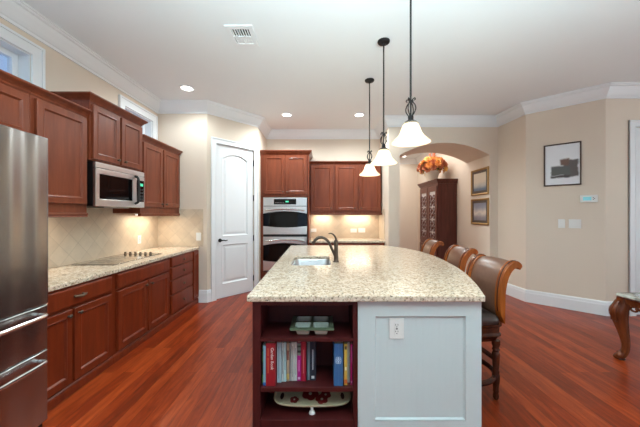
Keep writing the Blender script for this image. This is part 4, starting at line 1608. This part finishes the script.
def spine_text(t, txt, size, x, z, col):
    cu = bpy.data.curves.new('spine_lettering', 'FONT')
    cu.body = txt
    cu.size = size
    cu.align_x = 'CENTER'
    cu.align_y = 'CENTER'
    cu.extrude = 0.0003
    tmp = bpy.data.objects.new('spine_lettering', cu)
    COL.objects.link(tmp)
    bpy.context.view_layer.update()
    me = bpy.data.meshes.new_from_object(tmp.evaluated_get(bpy.context.evaluated_depsgraph_get()))
    bpy.data.objects.remove(tmp)
    o = bpy.data.objects.new('spine_lettering', me)
    me.materials.clear()
    me.materials.append(plain('lettering_ink_%d' % len(bpy.data.materials), col, 0.5))
    COL.objects.link(o)
    o.parent = t
    o.location = (x, -0.0006, z)
    # text reads downwards along the spine, facing -y
    o.rotation_euler = (PI / 2, PI / 2, 0)
    return o


d_ = 1.915 / 284.0
bx = lambda px: (px - 321) * d_
wht = rgb(225, 225, 220)
book('thin dark green paperback, first at the left end of the shelf', bx(261.4), bx(263.1), rgb(52, 74, 52), 0.262, 1.93, extras=[(0.05, 0.25, 0.1, 0.9, rgb(120, 160, 60)), (0.6, 0.85, 0.1, 0.9, rgb(86, 120, 64))])
book('thin pale blue paperback left of the thick red book', bx(263.2), bx(265.9), rgb(140, 186, 206), 0.268, extras=[(0.0, 0.08, 0, 1, rgb(40, 110, 190))])
rb = book('thick red hardback with white lettering on the shelf', bx(266.0), bx(275.6), rgb(150, 22, 34), 0.290, 1.908, extras=[(0.30, 0.66, 0.20, 0.26, rgb(226, 120, 70)), (0.70, 0.88, 0.20, 0.26, rgb(226, 120, 70))])
spine_text(rb, 'Garden Book', 0.027, 0.010, 0.185, rgb(240, 232, 230))
book('light blue and white paperback right of the thick red book', bx(276.2), bx(280.6), rgb(166, 190, 200), 0.275, 1.950, extras=[(0.1, 0.9, 0.35, 0.5, rgb(90, 130, 150))])
book('pale grey paperback among the white cookbooks, second right of the red book', bx(280.7), bx(282.9), rgb(190, 200, 198), 0.270, 1.960, extras=[(0.2, 0.8, 0.35, 0.6, rgb(90, 110, 120))])
book('pale aqua spine near the middle of the left row', bx(283.0), bx(285.3), rgb(176, 208, 212), 0.272, 1.960, extras=[(0.3, 0.75, 0.35, 0.6, rgb(60, 110, 120))])
book('tan and brown patterned spine left of the grey spine', bx(285.5), bx(288.4), rgb(170, 146, 122), 0.266, 1.965, extras=[(0.05, 0.2, 0, 1, rgb(196, 166, 90)), (0.55, 0.8, 0.1, 0.9, rgb(120, 70, 60))])
book('grey spine between the tan book and the white books', bx(288.5), bx(290.4), rgb(150, 152, 152), 0.262, 1.970, extras=[(0.2, 0.85, 0.35, 0.6, rgb(80, 84, 90))])
book('white lettered spine, left of the two white books beside the magenta one', bx(290.5), bx(293.3), rgb(196, 198, 194), 0.268, 1.970, extras=[(0.1, 0.9, 0.3, 0.6, rgb(120, 126, 128))])
book('white lettered spine touching the magenta book', bx(293.4), bx(296.2), rgb(206, 208, 206), 0.268, 1.970, extras=[(0.15, 0.85, 0.35, 0.6, rgb(136, 142, 146))])
book('magenta spine with a striped grey top', bx(296.4), bx(300.4), rgb(176, 16, 128), 0.264, 1.970, extras=[(0.67, 0.99, 0.04, 0.96, rgb(130, 146, 134)), (0.74, 0.80, 0.04, 0.96, rgb(60, 70, 66)), (0.88, 0.93, 0.04, 0.96, rgb(70, 80, 70)), (0.04, 0.1, 0.2, 0.8, rgb(220, 180, 210)), (0.25, 0.55, 0.4, 0.6, rgb(220, 150, 200))])
book('crimson spine right of the magenta book', bx(300.5), bx(305.6), rgb(158, 22, 46), 0.274, 1.965, extras=[(0.2, 0.8, 0.4, 0.55, rgb(200, 110, 110))])
book('slim dark teal spine right of the crimson book', bx(306.2), bx(307.6), rgb(70, 96, 104), 0.262, 1.980)
book('slim grey spine touching the thick navy book', bx(307.7), bx(309.3), rgb(132, 150, 156), 0.266, 1.980)
book('thick navy hardback at the right end of the left row', bx(309.5), bx(315.8), rgb(28, 42, 56), 0.268, 1.975, extras=[(0.28, 0.8, 0.42, 0.56, rgb(190, 198, 204)), (0.05, 0.12, 0.25, 0.75, rgb(210, 214, 214))])
bb = book('thick mid-blue hardback standing alone right of the gap', bx(333.8), bx(343.0), rgb(52, 98, 146), 0.285, 1.912, extras=[(0.02, 0.98, 0.49, 0.51, rgb(80, 124, 166))])
# ring emblem on the blue spine
mb = MB()
for (cz, r) in ((0.185, 0.010), (0.172, 0.012), (0.160, 0.010)):
    for dx in (-0.007, 0.007):
        mb.tube([(dx + r * math.cos(2 * PI * k / 16), -0.001, cz + r * math.sin(2 * PI * k / 16)) for k in range(16)], 0.0014, 5, closed=True)
mb.build('spine_emblem', plain('pale_blue_ink', rgb(206, 222, 236), 0.5), bb)
book('yellow paperback right of the blue hardback', bx(344.2), bx(347.4), rgb(206, 172, 74), 0.280, 1.92, extras=[(0.04, 0.14, 0, 1, rgb(190, 96, 40)), (0.86, 0.94, 0.2, 0.8, rgb(40, 36, 30)), (0.36, 0.44, 0.2, 0.8, rgb(230, 220, 190))])
book('pale grey-green paperback between the yellow and magenta ones', bx(347.5), bx(350.5), rgb(166, 174, 164), 0.278, 1.950)
book('slim magenta paperback at the right end of the shelf', bx(350.7), bx(352.4), rgb(186, 22, 104), 0.278, 1.92, extras=[(0.55, 0.95, 0.1, 0.9, rgb(196, 70, 140)), (0.05, 0.1, 0.2, 0.9, rgb(230, 150, 190))])

# divided dish on the upper shelf
t = thing('divided_dish', 'square green-rimmed dish with four compartments on the upper shelf', 'dish', (-0.062, 2.035, 0.6235))
M['celadon'] = plain('celadon_glaze', rgb(88, 98, 78), 0.18, noise=0.2, scale=25)
M['cream_glaze'] = plain('cream_glaze', rgb(206, 196, 180), 0.25, noise=0.08)
M['crackle'] = plain('pale_crackle_glaze', rgb(176, 188, 180), 0.12, noise=0.25, scale=40)
cells = [(-0.062, -0.056), (0.062, -0.056), (-0.062, 0.056), (0.062, 0.056)]
mb = MB().holed(rrect(-0.15, -0.135, 0.15, 0.135, 0.012), [rrect(cx1 - 0.054, cy1 - 0.05, cx1 + 0.054, cy1 + 0.05, 0.012) for cx1, cy1 in cells], 0.050, 0.056)
mb.v = [(a, b, c + 0.012 * max(0, (max(abs(a) / 0.15, abs(b) / 0.135) - 0.8) / 0.2) * (-0.4)) for a, b, c in mb.v]
mb.build('rim', 'celadon', t)
for cx1, cy1 in cells:
    rs = []
    for d, z in ((0.0, 0.054), (0.006, 0.040), (0.014, 0.012), (0.022, 0.008)):
        rs.append([(p[0], p[1], z) for p in rrect(cx1 - 0.054 + d, cy1 - 0.05 + d, cx1 + 0.054 - d, cy1 + 0.05 - d, 0.014)])
    MB().rings(rs, cap0=False).build('compartment', 'crackle', t, smooth=True)
    rs = []
    for d, z in ((-0.002, 0.052), (0.004, 0.038), (0.012, 0.004), (0.020, 0.0)):
        rs.append([(p[0], p[1], z) for p in rrect(cx1 - 0.054 + d, cy1 - 0.05 + d, cx1 + 0.054 - d, cy1 + 0.05 - d, 0.014)])
    MB().rings(rs, cap0=False).build('cup', 'cream_glaze', t, smooth=True)

# poppy platter on the bottom shelf
t = thing('platter', 'oval cream platter with red flowers and handle slots on the bottom shelf', 'platter', (-0.062, 2.03, 0.0755))
M['platter'] = plain('cream_olive_glaze', rgb(186, 176, 146), 0.3, noise=0.12, scale=14)
M['poppy'] = plain('deep_red_glaze', rgb(120, 26, 26), 0.3, noise=0.25, scale=30)


def oval(a, b, n=48, e=2.6):
    pts = []
    for k in range(n):
        t_ = 2 * PI * k / n
        c, s = math.cos(t_), math.sin(t_)
        pts.append((a * math.copysign(abs(c) ** (2 / e), c), b * math.copysign(abs(s) ** (2 / e), s) * (1 - 0.10 * math.cos(2 * t_ + PI))))
    return pts


tiltm = Matrix.Translation((0, 0, 0.075)) @ Matrix.Rotation(0.16, 4, 'X')
slots = [[(sx * 0.215 + 0.014 * math.cos(2 * PI * k / 14), 0.036 * math.sin(2 * PI * k / 14)) for k in range(14)] for sx in (-1, 1)]
mb = MB().holed(oval(0.268, 0.105), slots, -0.004, 0.004)
# raised lip
rs = []
for d, z in ((0.0, -0.004), (-0.006, 0.006), (-0.004, 0.014), (0.004, 0.012), (0.012, 0.004)):
    rs.append([(p[0], p[1], z) for p in oval(0.268 - d, 0.105 - d)])
mb.rings(rs, cap0=False, cap1=False)
pl = mb.xf(tiltm).build('dish', 'platter', t, smooth=True, angle=30)
for (fx, fy, fr) in ((-0.015, 0.012, 0.062), (0.068, -0.036, 0.046), (0.095, 0.004, 0.040), (-0.125, -0.04, 0.032)):
    mb = MB()
    for k in range(5):
        a = 2 * PI * k / 5 + fx * 9
        mb.lathe([(fr * 0.5, 0.0), (fr * 0.5, 0.0012), (0.001, 0.002)], (fx + fr * 0.5 * math.cos(a), fy + fr * 0.45 * math.sin(a), 0.0045 + 0.0002 * k), 12)
    f = mb.xf(tiltm).build('painted_flower', 'poppy', t)
    MB().lathe([(fr * 0.2, 0), (fr * 0.2, 0.002), (0.001, 0.003)], (fx, fy, 0.0068), 10).xf(tiltm).build('flower_centre', 'cream_glaze', f)
MB().lathe([(0.016, 0), (0.022, 0.004), (0.018, 0.018), (0.010, 0.024), (0.010, 0.052)], (0.0, -0.075, 0), 14).build('foot', 'plate_white', t, smooth=True)
MB().lathe([(0.016, 0), (0.022, 0.004), (0.018, 0.018), (0.010, 0.03), (0.010, 0.082)], (0.0, 0.07, 0), 14).build('foot', 'plate_white', t, smooth=True)
